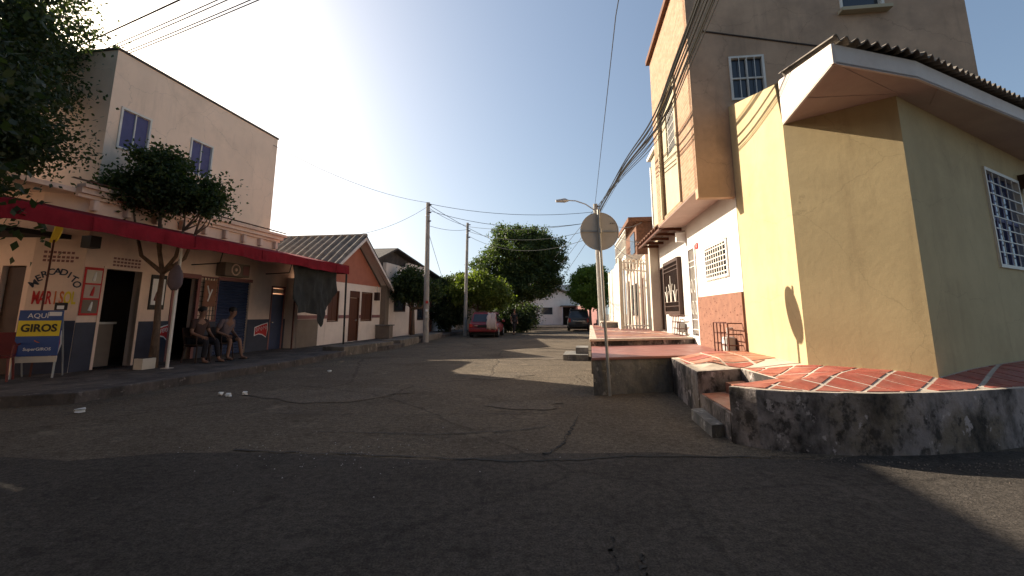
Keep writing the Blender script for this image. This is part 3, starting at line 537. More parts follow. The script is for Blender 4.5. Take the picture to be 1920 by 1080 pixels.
for k in range(9):                                          # clay tiles of the little eave, laid side by side
    x = S1+.08+k*.44; tl = MB(); 
    for u in range(6):
        a0 = math.pi*u/6; a1 = math.pi*(u+1)/6
        tl.extr([(x+.2-.2*math.cos(a0),-.25,4.3+.1*math.sin(a0)),(x+.2-.2*math.cos(a1),-.25,4.3+.1*math.sin(a1)),(x+.2-.19*math.cos(a1),-.25,4.28+.1*math.sin(a1)),(x+.2-.19*math.cos(a0),-.25,4.28+.1*math.sin(a0))],(0,.95,-.5))
    build('roof_tile', tl, 'clay', wh)
build('eave_board', MB().add([(S1+.05,-.2,4.14),(S2+.25,-.2,4.14),(S2+.25,.66,3.72),(S1+.05,.66,3.72),(S1+.05,-.2,4.2),(S2+.25,-.2,4.2),(S2+.25,.66,3.78),(S1+.05,.66,3.78)], [(0,3,2,1),(4,5,6,7),(0,1,5,4),(1,2,6,5),(2,3,7,6),(3,0,4,7)]), 'wood', wh)
for k in range(5): bar('rafter','wood',wh,S1+.3+k*.85,-.1,3.74,S1+.38+k*.85,.55,3.82)
build('column', MB().box(9.85,.0,.78,10.15,.3,3.9), 'signback', wh, bevel=.01)
build('upper_wall', MB().box(S1+.05,-4.5,4.0,S2,-1.2,4.5), 'white', wh)
meter('pale gas meter in a white cage below the ornate iron window', 6.2,7.0,.82,1.34, RF, y=0)
lp = thing('porch_lamp', 'white wall lamp under the jutting soffit above the grilled door', 'lamp', RF); build('lamp_box', MB().box(5.9,.0,3.35,6.02,.25,3.6), 'whitepaint', lp); build('lamp_arm', MB().tube([(5.96,0,3.65),(5.96,.2,3.62)],.02,6), 'galv', lp)
# ------------------------------------------------------------------ picket fence round the next porch
fc = thing('metal_fence', 'tall cream metal picket fence closing off the porch beyond white house', 'fence', Matrix())
def fence_run(p, q, n, z0, z1, zb):
    p = Vector(p); q = Vector(q)
    for k in range(n+1):
        a = p.lerp(q, k/n); post = k in (0, n); r_ = .07 if post else .03
        bar('post' if post else 'picket', 'creammetal', fc, a.x-r_, a.y-r_, zb, a.x+r_, a.y+r_, z1+(.12 if post else .1*abs(math.sin(k*math.pi/n*2))))
    for z in (z0+.1, z1-.35, z1-.05):
        d = (q-p).normalized(); nn = Vector((-d.y,d.x,0))*.018
        build('rail', MB().extr([(p.x+nn.x,p.y+nn.y,z),(p.x-nn.x,p.y-nn.y,z),(p.x-nn.x,p.y-nn.y,z+.05),(p.x+nn.x,p.y+nn.y,z+.05)], q-p), 'creammetal', fc)
fence_run((4.28,17.7,0),(5.58,18.5,0), 8, .8, 3.45, .75)
fence_run((4.28,17.7,0),(5.15,23.6,0), 26, .8, 3.4, .75)
for k in range(5):                                           # scrolls on top of the gate
    x = 4.45+k*.25; y = 17.7+(x-4.28)*.615
    build('finial', MB().tube([(x+.1*math.cos(t),y+.06*math.cos(t),3.5+.1*math.sin(t)) for t in np.linspace(0,3.14,7)], .018, 5), 'creammetal', fc)
fp = thing('fenced_house', 'narrow red and cream house with grilled balcony behind the picket fence', 'house', RF)
build('wall', MB().box(13.6,-3.5,.4,21,-.15,4.0), 'cream', fp)
build('upper_wall', MB().box(16.2,-3.5,4.2,21,-.2,6.0), 'clay', fp)
build('balcony_slab', MB().box(15.2,-1.05,4.0,20.5,.5,4.2), 'white', fp)
build('roof_edge', MB().box(16,-3.6,6.0,21.2,.2,6.2), 'clay', fp)
gr = build('balcony_grille', MB().box(15.25,.44,5.4,20.3,.48,5.46), 'whitemetal', fp)
for k in range(16): bar('grille_bar','whitemetal',gr,15.3+k*.33-.02,.44,4.2,15.3+k*.33+.02,.48,5.4)
for z in (4.6,5.2): bar('grille_bar','whitemetal',gr,15.25,.43,z-.02,20.3,.49,z+.02)
build('window', MB().box(16.8,-.2,4.5,18.4,-.16,5.6), 'glass', fp)
build('door', MB().box(14.2,-.15,.8,15.2,-.11,3.0), 'wood', fp); build('window', MB().box(16.0,-.15,1.3,18.6,-.11,2.9), 'glass', fp); build('gate_leaf', MB().box(19.2,-.15,.8,20.6,-.11,3.2), 'brown', fp)
pt = thing('pale_tower', 'tall cream and grey building rising between tiled eave and red house', 'building', RF)
build('front_wall', MB().box(11.2,-1.2,3.5,15.4,-.95,8.9), 'beige', pt); build('side_wall', MB().box(11.0,-4.5,1.0,11.2,-.9,8.95), 'pale', pt)
build('rear_wall', MB().box(15.4,-4.5,1,15.6,-.9,8.6), 'pale', pt); build('roof_slab', MB().box(10.9,-4.6,8.95,15.7,-.8,9.1), 'white', pt)
build('window', MB().box(12.5,-.95,5.2,14.2,-.92,6.6), 'glass', pt)
build('corner_trim', MB().box(10.95,-1.0,3.5,11.45,-.85,8.95), 'white', pt)
# ------------------------------------------------------------------ round sign on a leaning post, seen from behind
sg = thing('road_sign', 'round traffic sign seen from behind on a thin leaning post', 'road sign', frame((1.70, 8.1)))
build('post', MB().tube([(0,0,-.05),(-.06,0,1.6),(-.1,0,3.3)], .028, 8), 'galv', sg)
dsk = MB(); pts = [(-.085+.35*math.cos(2*math.pi*k/48), .035, 2.9+.35*math.sin(2*math.pi*k/48)) for k in range(48)]; dsk.extr(pts, (0,.006,0))
build('disc', dsk, 'signback', sg)
build('rim', MB().tube(pts+[pts[0]], .008, 6, cap=False), 'signback', sg)
bar('bracket','galv',sg,-.42,.022,2.885,.25,.034,2.915)
build('clamp', MB().tube([(-.085,-.02,2.86),(-.085,-.02,2.94)],.036,8), 'galv', sg)
for k in range(3): bar('bolt','black',sg,.12+.03*k,.028,3.04,.135+.03*k,.036,3.055)
# ------------------------------------------------------------------ left side: pavement and store
LF = frame((-9.29,10.62), (.1597,.9872))                   # x along the street, -y towards the street
lp_ = [(-9.0,6.6),(-6.9,7.4),(-5.85,12.1),(-5.55,16.0),(-4.72,18.5),(-4.45,23.4),(-3.2,36),(-14,36),(-14,6.6)]
pv = build('pavement', MB().prism(lp_, -.05, .165), 'kerb', bevel=.015); tag(pv, kind='structure')
for (a, b) in (((-5.62,15.4),(-4.78,18.55)), ((-4.68,19.3),(-4.5,22.2)), ((-4.42,23.2),(-4.1,27.0))):
    d = Vector((b[0]-a[0], b[1]-a[1])).normalized(); n = (-d.y*.85, d.x*.85)
    build('kerb_block', MB().prism([a, b, (b[0]+n[0],b[1]+n[1]), (a[0]+n[0],a[1]+n[1])], -.05, .3), 'kerblight', pv, Matrix(), bevel=.02)
store = thing('corner_store', 'two storey cream corner store with navy dado and painted lettering', 'store', LF)
op1 = (-.33,.52,.165,2.42); op2 = (1.47,2.18,.165,2.38); wn3 = (2.28,2.9,1.21,2.43); op4 = (2.95,4.25,.165,2.4); dr5 = (5.25,5.95,.165,2.32)
build('wall', MB().wall(-.8,5.3,.1,4.0,[op1,op2,wn3,op4],0,.2), 'cream', store)
build('passage_wall', MB().wall(5.3,6.55,.1,3.5,[(5.32,5.95,.165,2.32)],.02,.2), 'cream', store)
for a, b in ((-.8,-.33),(.52,1.47),(2.18,2.95),(4.25,5.3),(5.95,6.55)): build('dado', MB().box(a+.002,-.012,.166,b-.002,-.0005,1.21), 'navy', store)
CF = frame((-10.1,9.4), (.845,.534))                       # the cut corner with the lettering; x to the right, faces the crossing
build('chamfer_wall', MB().box(-.01,0,.1,.8045,.2,4.0), 'cream', store, CF)
build('dado', MB().box(.0,-.012,.166,.80,-.0005,1.25), 'navy', store, CF)
SWF = frame((-10.1,9.4), (1,0))
build('side_wall', MB().wall(-6,-.0,.1,4.0,[(-.62,-.12,.165,2.4)],0,.2), 'cream', store, SWF); build('dado', MB().box(-6,-.012,.166,-.63,-.0005,1.25), 'navy', store, SWF)
build('side_door', MB().box(-.6,.1,.17,-.14,.14,2.38), 'brown', store, SWF)
build('rear_wall', MB().box(-3,5.2,0,6.5,5.4,4.2), 'cream', store); build('end_wall', MB().box(5.1,.2,.1,5.3,5.2,4.0), 'cream', store)
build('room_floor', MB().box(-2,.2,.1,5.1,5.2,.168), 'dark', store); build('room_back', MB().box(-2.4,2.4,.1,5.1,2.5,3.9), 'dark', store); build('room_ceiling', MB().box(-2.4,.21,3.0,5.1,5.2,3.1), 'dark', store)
build('flat_roof', MB().box(-2.4,.0,4.0,5.3,5.3,4.1), 'cream', store)
# cornice with blocks under a tiled edge
for z0, z1, o_ in ((3.92,4.0,.08),(4.0,4.12,.16),(4.12,4.2,.24)): build('cornice', MB().box(-1.2,-o_,z0,5.3+o_,-.0,z1-.003), 'cream', store)
for k in range(9): build('cornice_block', MB().box(-.9+k*.75,-.14,3.66,-.78+k*.75,0,3.9), 'cream', store, bevel=.02)
for k in range(26):
    x = -1.2+k*.255; tl = MB()
    tl.extr([(x,-.3,4.21),(x+.06,-.3,4.25),(x+.19,-.3,4.25),(x+.25,-.3,4.21),(x+.19,-.3,4.235),(x+.06,-.3,4.235)], (0,.5,.14)); build('roof_tile', tl, 'clay', store)
# upper storey, set back
UF = frame(LF @ Vector((0,.5,0)), (.1597,.9872))
build('upper_wall', MB().wall(-.42,5.55,4.1,7.92,[(-.12,.66,5.5,6.5),(1.92,2.66,5.5,6.5)],0,.2), 'upper', store, UF)
build('upper_end_wall', MB().box(5.35,.2,3.6,5.55,4.6,7.92), 'upper', store, UF); build('upper_near_wall', MB().box(-.42,.2,4.1,-.22,4.6,7.92), 'upper', store, UF)
build('upper_roof', MB().box(-.45,-.03,7.92,5.58,4.7,7.98), 'roofdark', store, UF)
for a in (-.12, 1.92):
    wn = build('upper_window', MB().wall(a-.03,a+.78,5.46,6.54,[(a+.02,a+.73,5.51,6.49)],-.03,.1), 'whitemetal', store, UF)
    for i in range(2): build('shutter_leaf', MB().box(a+.03+i*.36,.03,5.52,a+.36+i*.36,.06,6.48), 'shutterblue', wn, UF)
    bar('mullion','whitemetal',wn,a+.36,-.0,5.51,a+.39,.08,6.49,UF)
# door and window fittings
build('door_frame', MB().wall(op1[0]-.06,op1[1]+.06,.17,2.48,[(op1[0],op1[1],.1,2.42)],-.02,.1), 'cream', store)
ct = thing('shop_counter', 'grey glass fronted counter inside the dark shop doorway', 'counter', LF); build('counter_body', MB().box(-.2,.5,.17,.42,.9,1.15), 'taupe', ct); build('counter_top', MB().box(-.24,.46,1.15,.46,.94,1.2), 'galv', ct)
build('door_frame', MB().wall(op2[0]-.07,op2[1]+.09,.17,2.5,[(op2[0],op2[1],.1,2.38)],-.025,.1), 'mauve', store)
wn = build('grille_window', MB().wall(wn3[0]-.04,wn3[1]+.03,1.17,2.47,[(wn3[0],wn3[1],1.21,2.43)],-.02,.06), 'mauve', store); build('backing', MB().box(wn3[0],.06,1.21,wn3[1],.09,2.43), 'cream', wn)
for k in range(1,6): bar('grille_bar','black',wn,wn3[0]+k*.103-.008,-.02,1.21,wn3[0]+k*.103+.008,-.005,2.43)
for k in range(1,9): bar('grille_bar','black',wn,wn3[0],-.03,1.21+k*.135-.008,wn3[1],-.02,1.21+k*.135+.008)
ps = thing('window_poster', 'orange and white beer poster tied behind the grille beside shutter', 'poster', LF); build('poster_sheet', MB().box(2.4,-.034,1.6,2.84,-.031,2.36), 'terracotta', ps); build('poster_mark', MB().tube([(2.5,-.037,2.2),(2.6,-.037,1.95),(2.55,-.037,1.75),(2.68,-.037,2.1)],.022,5), 'whitepaint', ps)
sh = build('roller_shutter', MB().box(op4[0],.08,.17,op4[1],.1,2.4), 'blue', store)
mb = MB()
for k in range(27): mb.extr([(op4[0],.08,.18+k*.082),(op4[0],.055,.2+k*.082),(op4[0],.055,.23+k*.082),(op4[0],.08,.255+k*.082)], (op4[1]-op4[0],0,0))
tag(build('shutter_slat', mb, 'blue', sh), kind='stuff')
build('shutter_box', MB().box(op4[0]-.05,-.03,2.4,op4[1]+.05,.0,2.5), 'mauve', store)
dr = build('passage_door', MB().wall(5.27,6.0,.17,2.36,[(5.33,5.94,.17,2.3)],-.02,.06), 'mauve', store); build('door_leaf', MB().box(5.33,.0,.17,5.94,.04,2.08), 'blue', dr); build('transom_bars', MB().box(5.33,.02,2.12,5.94,.04,2.28), 'cream', dr); build('handle', MB().ball((5.42,-.02,1.1),.03), 'chrome', dr)
# painted lettering on the cut corner
word = 'MERCADITO'
for i, c in enumerate(word):
    a = math.radians(62-124*i/8); r_ = .40
    text('lettering', c, .185, 'navy', store, .40+r_*math.sin(-a)*.94, -.004, 1.78+r_*math.cos(a)*1.28, CF, ext=.002, rot=-a*.62, bold=.004)
for i, c in enumerate('MARISOL'): text('lettering', c, .38, ['redpaint','redpaint','redpaint','orange','orange','yellowpaint','yellowpaint'][i], store, .13+i*.098, -.004, 1.72, CF, ext=.002, sx=.4, bold=.009)
for r_, (n, z) in enumerate(((7,2.68),(8,2.58),(7,2.5))):     # the faded small lines above
    for k in range(n): build('lettering', MB().box(.14+k*.072,-.004,z,.19+k*.072,-.001,z+.05), 'mauve', store, CF)
for r_, z in enumerate((2.66,2.58,2.5)):
    for k in range(8): build('lettering', MB().box(-.2+k*.085,-.004,z,-.14+k*.085,-.001,z+.045), 'mauve', store)
# pictures and posters
pb = thing('drinks_poster', 'red framed strip of three drinks pictures left of shop doorway', 'poster', LF); build('frame', MB().box(-.78,-.03,1.36,-.4,-.004,2.42), 'redpaint', pb)
for k in range(3): build('picture', MB().box(-.75,-.036,1.41+k*.33,-.43,-.03,1.7+k*.33), ['taupe','soffit','signback'][k], pb); build('bottle_print', MB().tube([(-.6,-.038,1.46+k*.33),(-.58,-.038,1.56+k*.33),(-.56,-.038,1.66+k*.33)],[.035,.03,.012],6), 'redpaint' if k == 1 else 'whitepaint', pb)
pb = thing('framed_poster', 'dark framed white poster with bottle print behind the slender tree trunk', 'poster', LF); build('frame', MB().box(.78,-.03,1.5,1.2,-.004,2.38), 'black', pb); build('picture', MB().box(.82,-.036,1.62,1.16,-.03,2.28), 'whitepaint', pb); build('bottle_print', MB().tube([(.93,-.038,1.72),(.97,-.038,1.9),(1.05,-.038,2.15)],[.05,.05,.02],6), 'mauve', pb)
def logo(label, x0, x1, z0, z1, fr, tilt=.12):
    t = thing('painted_sign', label, 'painted sign', fr); d = tilt*(x1-x0); mz = (z1-z0)
    for nm, m, g, y in (('border','whitepaint',.03,-.016),('banner','redpaint',.0,-.019)):
        pts = [(x0-g,y,z0+mz*.25-g),(x0+(x1-x0)*.3,y,z0+mz*.36-g),(x0+(x1-x0)*.6,y,z0+mz*.3-g),(x1-.03,y,z0-g+d*.3),(x1+g,y,z0+mz*.5+d),(x1+g-.02,y,z1+g+d),(x0+(x1-x0)*.5,y,z1-mz*.05+g+d*.5),(x0-g,y,z1-mz*.18+g)]
        build(nm, MB().extr(pts,(0,.003,0)), m, t)
    xs = np.linspace(x0+.07, x1-.07, 5)
    for k, x in enumerate(xs): zc = z0+mz*.66+d*(k/4); hh = mz*.15; build('lettering', MB().tube([(x+.03*math.cos(a),-.021,zc+hh*math.sin(a)) for a in np.linspace(0,6.28 if k%2==0 else 4.0,9)], .007, 4), 'whitepaint', t)
logo('red banner painted on the navy dado between doorway and white post', 1.12,1.44,.72,1.06, LF)
logo('red banner painted on the navy dado between roller shutter and blue door', 4.62,5.2,.6,1.0, LF)
logo('largest red banner painted low on the cut corner under the lettering', .12,.62,.45,.92, CF, .2)
# signboard
gb = thing('sidewalk_signboard', 'blue and yellow GIROS signboard standing on the pavement before the cut corner', 'signboard', frame((-9.28,8.98,), (.93,.37), .165))
build('panel', MB().box(-.33,-.03,.42,.33,0,1.3), 'bluepaint', gb, bevel=.005); build('yellow_band', MB().box(-.32,-.035,.8,.32,-.031,1.1), 'yellowpaint', gb)
build('foot_panel', MB().box(-.33,-.03,.3,.33,0,.415), 'signback', gb); build('sticker', MB().box(.12,-.036,1.19,.31,-.031,1.27), 'whitepaint', gb)
for x in (-.31,.31): build('leg', MB().tube([(x,-.02,0),(x,-.015,.31)],.018,6), 'galv', gb)
for x in (-.31,.31): build('rear_leg', MB().tube([(x,.35,0),(x,.02,1.2)],.014,6), 'galv', gb)
text('lettering','AQUÍ',.13,'whitepaint',gb,-.04,-.033,1.19,ext=.002); text('lettering','GIROS',.2,'black',gb,0,-.0375,.95,ext=.002,bold=.007,sx=.95); text('lettering','SuperGIROS',.08,'whitepaint',gb,.02,-.033,.55,ext=.002,bold=.001); build('swoosh', MB().tube([(-.04,-.034,.72),(0,-.034,.69),(.04,-.034,.68)],.008,5), 'orange', gb)
bx = thing('cash_box', 'small black and white box standing on top of blue signboard', 'box', frame((-9.05,9.08),(.93,.37),1.468)); build('box_body', MB().box(-.07,-.05,0,.09,.05,.15), 'black', bx); build('box_label', MB().box(-.03,-.053,.02,.08,-.05,.09), 'whitepaint', bx)
fl = thing('yellow_pennant', 'yellow pennant on top of a thin rusty pole before lettering', 'pennant', frame((-9.55,9.2),(1,0),.165)); build('pole', MB().tube([(0,0,0),(.02,0,2.75)],.018,6), 'rust', fl)
build('cloth', MB().add([(-.08,0,2.7),(.0,.03,2.68),(.14,-.02,2.75),(.16,.02,3.0),(.06,-.03,3.08),(-.04,.02,3.02)],[(0,1,4,5),(1,2,3,4)]), 'yellowpaint', fl)
# canopy
cn = thing('red_canopy', 'long dark red canvas canopy over the shop fronts', 'canopy', LF)
mb = MB(); N = 110
for i in range(N+1):
    x = -4.6+11.42*i/N; sag = .07*abs(math.sin((x+1.2)*math.pi/2.2)); wv = .018*math.sin(x*3.1)+.012*math.sin(x*9+1)+.006*math.sin(x*23); mb.add([(x,-.02,3.62),(x,-1.0,3.42-sag),(x,-2.0,3.19-sag*.35),(x,-2.02-wv*.4,3.175-sag*.35),(x,-2.03-wv,2.88+.02*math.sin(x*2.1)+.012*math.sin(x*5.3)-sag*.25)], [])
for i in range(N):
    for r_ in (0,1,2,3): mb.f.append((i*5+r_, (i+1)*5+r_, (i+1)*5+r_+1, i*5+r_+1))
cv = build('canvas', mb, 'red', cn); sm = cv.modifiers.new('thick','SOLIDIFY'); sm.thickness = .012
build('end_flap', MB().extr([(6.83,-.02,3.62),(6.83,-2.0,3.2),(6.83,-2.0,2.88),(6.83,-.02,2.95)],(.01,0,0)), 'red', cn)
for x in (-2.3,-.1,2.1,4.2,5.9): build('seam', MB().tube([(x,-2.035,3.16),(x,-2.045,2.9)],.008,5), 'red', cn)
for x in (-3.4,-1.2,1.0,3.2,5.2,6.75): build('rafter', MB().tube([(x,-.02,3.5),(x,-1.98,3.08)],.025,6), 'rust', cn)
for y in (-1.95,-1.0): build('purlin', MB().tube([(-4.6,y,3.06-(y+1.95)*-.0+(.2 if y>-1.5 else 0)),(6.8,y,3.06+(.2 if y>-1.5 else 0))],.022,6), 'rust', cn)
for x in (1.9,4.9): build('bracket', MB().tube([(x,-.02,2.75),(x,-.9,2.78),(x,-1.0,3.22)],.018,6), 'black', cn)
build('end_post', MB().tube([(6.8,-1.98,.165),(6.72,-1.98,3.05)],.035,8), 'black', cn)
build('inner_post', MB().tube([(5.75,-.6,.165),(5.72,-.6,3.2)],.03,8), 'rust', cn)
wp = thing('white_post', 'slim white canopy post beside the slender tree', 'post', frame((-7.86,10.55),(1,0),.165)); build('shaft', MB().tube([(0,0,0),(0,0,3.05)],.035,10), 'whitemetal', wp); build('foot_plate', MB().box(-.09,-.09,0,.09,.09,.02), 'galv', wp)
bg_ = thing('hanging_bag', 'pale mauve bag hanging from the white post', 'bag', frame((-7.82,10.5),(1,0),0)); b_ = MB()
for j in range(9):
    z = 1.93+j*.075; r_ = [.05,.12,.15,.16,.15,.14,.12,.08,.03][j]; b_.v += [(.0+r_*1.1*math.cos(2*math.pi*k/10)+.015*math.sin(3*k+j),-.08+r_*.6*math.sin(2*math.pi*k/10),z) for k in range(10)]
b_.f = [(j*10+k,j*10+(k+1)%10,(j+1)*10+(k+1)%10,(j+1)*10+k) for j in range(8) for k in range(10)]+[tuple(range(9,-1,-1)),tuple(range(80,90))]
build('bag_body', b_, 'clothgrey', bg_, smooth=True); build('bag_handle', MB().tube([(-.04,-.08,2.53),(0,-.03,2.66),(.04,-.08,2.53)],.008,5), 'clothgrey', bg_)
tp = thing('hanging_tarp', 'torn dark tarpaulin hanging from the far end of the canopy', 'tarp', LF)
ol = [(3.82,2.98),(6.48,2.9),(6.54,2.24),(6.19,1.65),(5.9,1.45),(5.62,.93),(5.35,1.36),(4.84,1.45),(4.3,1.42),(4.03,1.87)]
mb = MB(); cx, cz = 5.2, 2.2; n = len(ol); rings = 22
fold = lambda x, z: -1.7+.06*math.sin(x*5+z*1.5)+.035*math.sin(x*11-z*3+1)+.015*math.sin(x*23+z*6)
ol2 = []
for i in range(n):
    for t in np.linspace(0,1,12,endpoint=False): p, q = ol[i], ol[(i+1)%n]; ol2.append((p[0]+(q[0]-p[0])*t, p[1]+(q[1]-p[1])*t))
n = len(ol2)
for r_ in range(rings+1):
    f = r_/rings
    for x, z in ol2: xx, zz = cx+(x-cx)*f, cz+(z-cz)*f; mb.v.append((xx, fold(xx,zz), zz))
mb.f = [(r_*n+k,r_*n+(k+1)%n,(r_+1)*n+(k+1)%n,(r_+1)*n+k) for r_ in range(rings) for k in range(n)]
o = build('cloth', mb, 'tarp', tp, smooth=True); s_ = o.modifiers.new('t','SOLIDIFY'); s_.thickness = .008
bs = thing('speaker_box', 'small dark loudspeaker fixed high on the wall by shop doorway', 'speaker', LF); build('cabinet', MB().box(-.98,-.3,2.82,-.76,-.05,3.08), 'black', bs); build('arm', MB().tube([(-.87,-.05,2.95),(-.87,0,2.95)],.02,6), 'black', bs)
ac = thing('wall_unit', 'round fronted air conditioning unit high above the roller shutter', 'air conditioner', LF); build('casing', MB().box(2.75,-.34,2.52,3.75,-.02,2.92), 'taupe', ac, bevel=.02); build('fan_ring', MB().tube([(3.15+.16*math.cos(a),-.35,2.72+.16*math.sin(a)) for a in np.linspace(0,6.283,18)],.02,5), 'cream', ac); build('fan_hub', MB().tube([(3.15,-.35,2.72),(3.15,-.37,2.72)],.05,10), 'cream', ac); build('side_grille', MB().box(3.45,-.347,2.58,3.7,-.341,2.86), 'mauve', ac)
pl = thing('planter_block', 'pale concrete block at the foot of the slender tree', 'block', frame((-8.3,10.45),(.16,.987),.165)); build('block_body', MB().box(-.16,-.12,0,.16,.12,.24), 'signback', pl, bevel=.01); build('block_dark_plate', MB().box(-.11,-.07,.24,.11,.07,.246), 'dark', pl)  # dark plate on top paints the shade of a hollow; no recess is cut
def chair(label, fr, m):
    t = thing('plastic_chair', label, 'chair', fr, 'plastic chairs outside the store')
    build('seat', MB().box(-.21,-.2,.42,.21,.2,.455), m, t, bevel=.012); build('backrest', MB().add([(-.2,.19,.46),(.2,.19,.46),(.2,.22,.46),(-.2,.22,.46),(-.22,.27,.88),(.22,.27,.88),(.22,.3,.88),(-.22,.3,.88)],[(0,3,2,1),(4,5,6,7),(0,1,5,4),(1,2,6,5),(2,3,7,6),(3,0,4,7)]), m, t)
    for x in (-1,1):
        for y in (-1,1): build('leg', MB().tube([(x*.22,y*.21,0),(x*.18,y*.17,.43)],.02,6), m, t)
        build('armrest', MB().tube([(x*.22,-.18,.44),(x*.23,-.18,.64),(x*.23,.24,.66)],.018,6), m, t)
chair('red plastic chair at the left corner of the store beside pale stool', frame((-9.55,8.55),(.8,.6),.165), 'redplastic')
chair('dark plastic chair carrying the sitter nearest the white post', frame((-8.15,11.9),(.16,.987),.165), 'brown')
chair('dark plastic chair carrying the sitter in the mauve shirt', frame((-8.0,12.65),(.16,.987),.165), 'brown')
stl = thing('pale_stool', 'pale plastic stool with open legs at the left frame edge', 'stool', frame((-9.6,8.0),(1,.1),.165)); build('seat', MB().box(-.16,-.16,.4,.16,.16,.43), 'plastic', stl)
for x in (-1,1):
    for y in (-1,1): build('leg', MB().tube([(x*.18,y*.18,0),(x*.13,y*.13,.41)],.016,6), 'plastic', stl)
for y in (-1,1): build('rung', MB().tube([(-.15,y*.16,.2),(.15,y*.16,.2)],.012,5), 'plastic', stl)

# ------------------------------------------------------------------ people (one skinned body each, clothes over it)
def skinmesh(name, V, Eg, R, m, parent, root=0, sub=1):
    me = bpy.data.meshes.new(name); me.from_pydata(V, Eg, []); o = bpy.data.objects.new(name, me); COL.objects.link(o)
    k = o.modifiers.new('skin','SKIN'); k.use_smooth_shade = True
    for i, r_ in enumerate(R): me.skin_vertices[0].data[i].radius = (r_, r_) if not isinstance(r_, tuple) else r_
    me.skin_vertices[0].data[root].use_root = True
    s_ = o.modifiers.new('sub','SUBSURF'); s_.levels = sub; s_.render_levels = sub
    dg = bpy.context.evaluated_depsgraph_get(); m2 = bpy.data.meshes.new_from_object(o.evaluated_get(dg)); bpy.data.objects.remove(o)
    m2.materials.clear(); m2.materials.append(M[m]); m2.name = name; m2.polygons.foreach_set('use_smooth', [True]*len(m2.polygons)); return link(name, m2, parent)
def person(label, fr, pose, shirt, shorts, longs=False):
    """local: faces -y, feet at z=0"""
    t = thing('person', label, 'person', fr); J = pose; V = []; R = []; Eg = []
    def ch(pts, rad, start=None):
        prev = start
        for p, r_ in zip(pts, rad):
            V.append(p); R.append(r_)
            if prev is not None: Eg.append((prev, len(V)-1))
            prev = len(V)-1
        return prev
    pel = ch([J['pelvis']],[.13]); sp = ch([J['belly'],J['chest']],[(.135,.11),(.155,.11)],pel); nk = ch([J['neck'],J['chin'],J['head'],J['crown']],[.055,(.07,.08),(.085,.1),(.06,.07)],sp)
    sh = [((.19 if s_>0 else -.19)+J['chest'][0], J['chest'][1], J['chest'][2]+.09) for s_ in (-1,1)]
    for s_, sd in (('l',0),('r',1)):
        ch([sh[sd],J['elbow_'+s_],J['wrist_'+s_]],[.065,.045,.03],sp); hp = J['wrist_'+s_]; wi = len(V)-1
        e = Vector(J['elbow_'+s_]); d = (Vector(hp)-e).normalized(); q = d.cross(Vector((0,1,0.2))).normalized(); palm = ch([tuple(Vector(hp)+d*.06)],[(.034,.018)],wi)
        for k in range(4): b0 = Vector(hp)+d*.09+q*(k-1.5)*.02; ln = (.065,.08,.075,.055)[k]; ch([tuple(b0),tuple(b0+d*ln*.5+Vector((0,-.006,-.004))),tuple(b0+d*ln+Vector((0,-.015,-.012)))],[.0095,.009,.007],palm)
        b0 = Vector(hp)+d*.035-q*.035; ch([tuple(b0),tuple(b0+d*.03-q*.02)],[.011,.009],palm)
        sx = -.1 if sd == 0 else .1; hipv = (J['pelvis'][0]+sx, J['pelvis'][1], J['pelvis'][2]-.02)
        k_ = ch([hipv,J['knee_'+s_],J['ankle_'+s_]],[.095,.06,.04],pel); a = J['ankle_'+s_]; ch([(a[0],a[1]-.06,.04),(a[0]+sx*.1,a[1]-.17,.025)],[.045,.035],k_)
    h = Vector(J['head']); ch([(h.x,h.y-.115,h.z-.02)],[.014],[i for i,v in enumerate(V) if tuple(v)==tuple(J['head'])][0])
    skinmesh('body', V, Eg, R, 'skin', t)
    build('hair', MB().ball((h.x,h.y+.02,h.z+.06),(.098,.108,.09),12,8), 'hair', t, smooth=True)
    for s_ in (-1,1): build('eye', MB().ball((h.x+.034*s_,h.y-.094,h.z+.005),(.011,.008,.008),6,5), 'hair', t); build('ear', MB().ball((h.x+.092*s_,h.y+.005,h.z-.01),(.014,.025,.035),6,5), 'skin', t)
    build('mouth', MB().box(h.x-.025,h.y-.098,h.z-.062,h.x+.025,h.y-.09,h.z-.054), 'redplastic', t)
    c = J['chest']; mid = lambda a, b, f: tuple(Vector(a)*(1-f)+Vector(b)*f)
    VV = [J['pelvis'],J['belly'],c,(c[0],c[1],c[2]+.1)]; EE = [(0,1),(1,2),(2,3)]; RR = [(.165,.15),(.165,.14),(.185,.135),(.12,.09)]
    for sd, s_ in ((0,'l'),(1,'r')): n = len(VV); VV += [sh[sd], mid(sh[sd],J['elbow_'+s_],.75)]; EE += [(2,n),(n,n+1)]; RR += [.085,.07]
    skinmesh('shirt', VV, EE, RR, shirt, t)
    VV = [J['pelvis']]; EE = []; RR = [(.16,.145)]
    for sd, s_ in ((0,'l'),(1,'r')):
        sx = -.1 if sd == 0 else .1; n = len(VV); hp = (J['pelvis'][0]+sx,J['pelvis'][1],J['pelvis'][2]-.02); VV += [hp, mid(hp,J['knee_'+s_],.9)]; EE += [(0,n),(n,n+1)]; RR += [.115,.085]
        if longs: VV += [J['knee_'+s_], mid(J['knee_'+s_],J['ankle_'+s_],.92)]; EE += [(n+1,n+2),(n+2,n+3)]; RR += [.078,.06]
    skinmesh('trousers' if longs else 'shorts', VV, EE, RR, shorts, t)
    for s_ in ('l','r'): a = J['ankle_'+s_]; build('sandal', MB().box(a[0]-.045,a[1]-.21,0.0,a[0]+.045,a[1]+.05,.022), 'rubber', t)
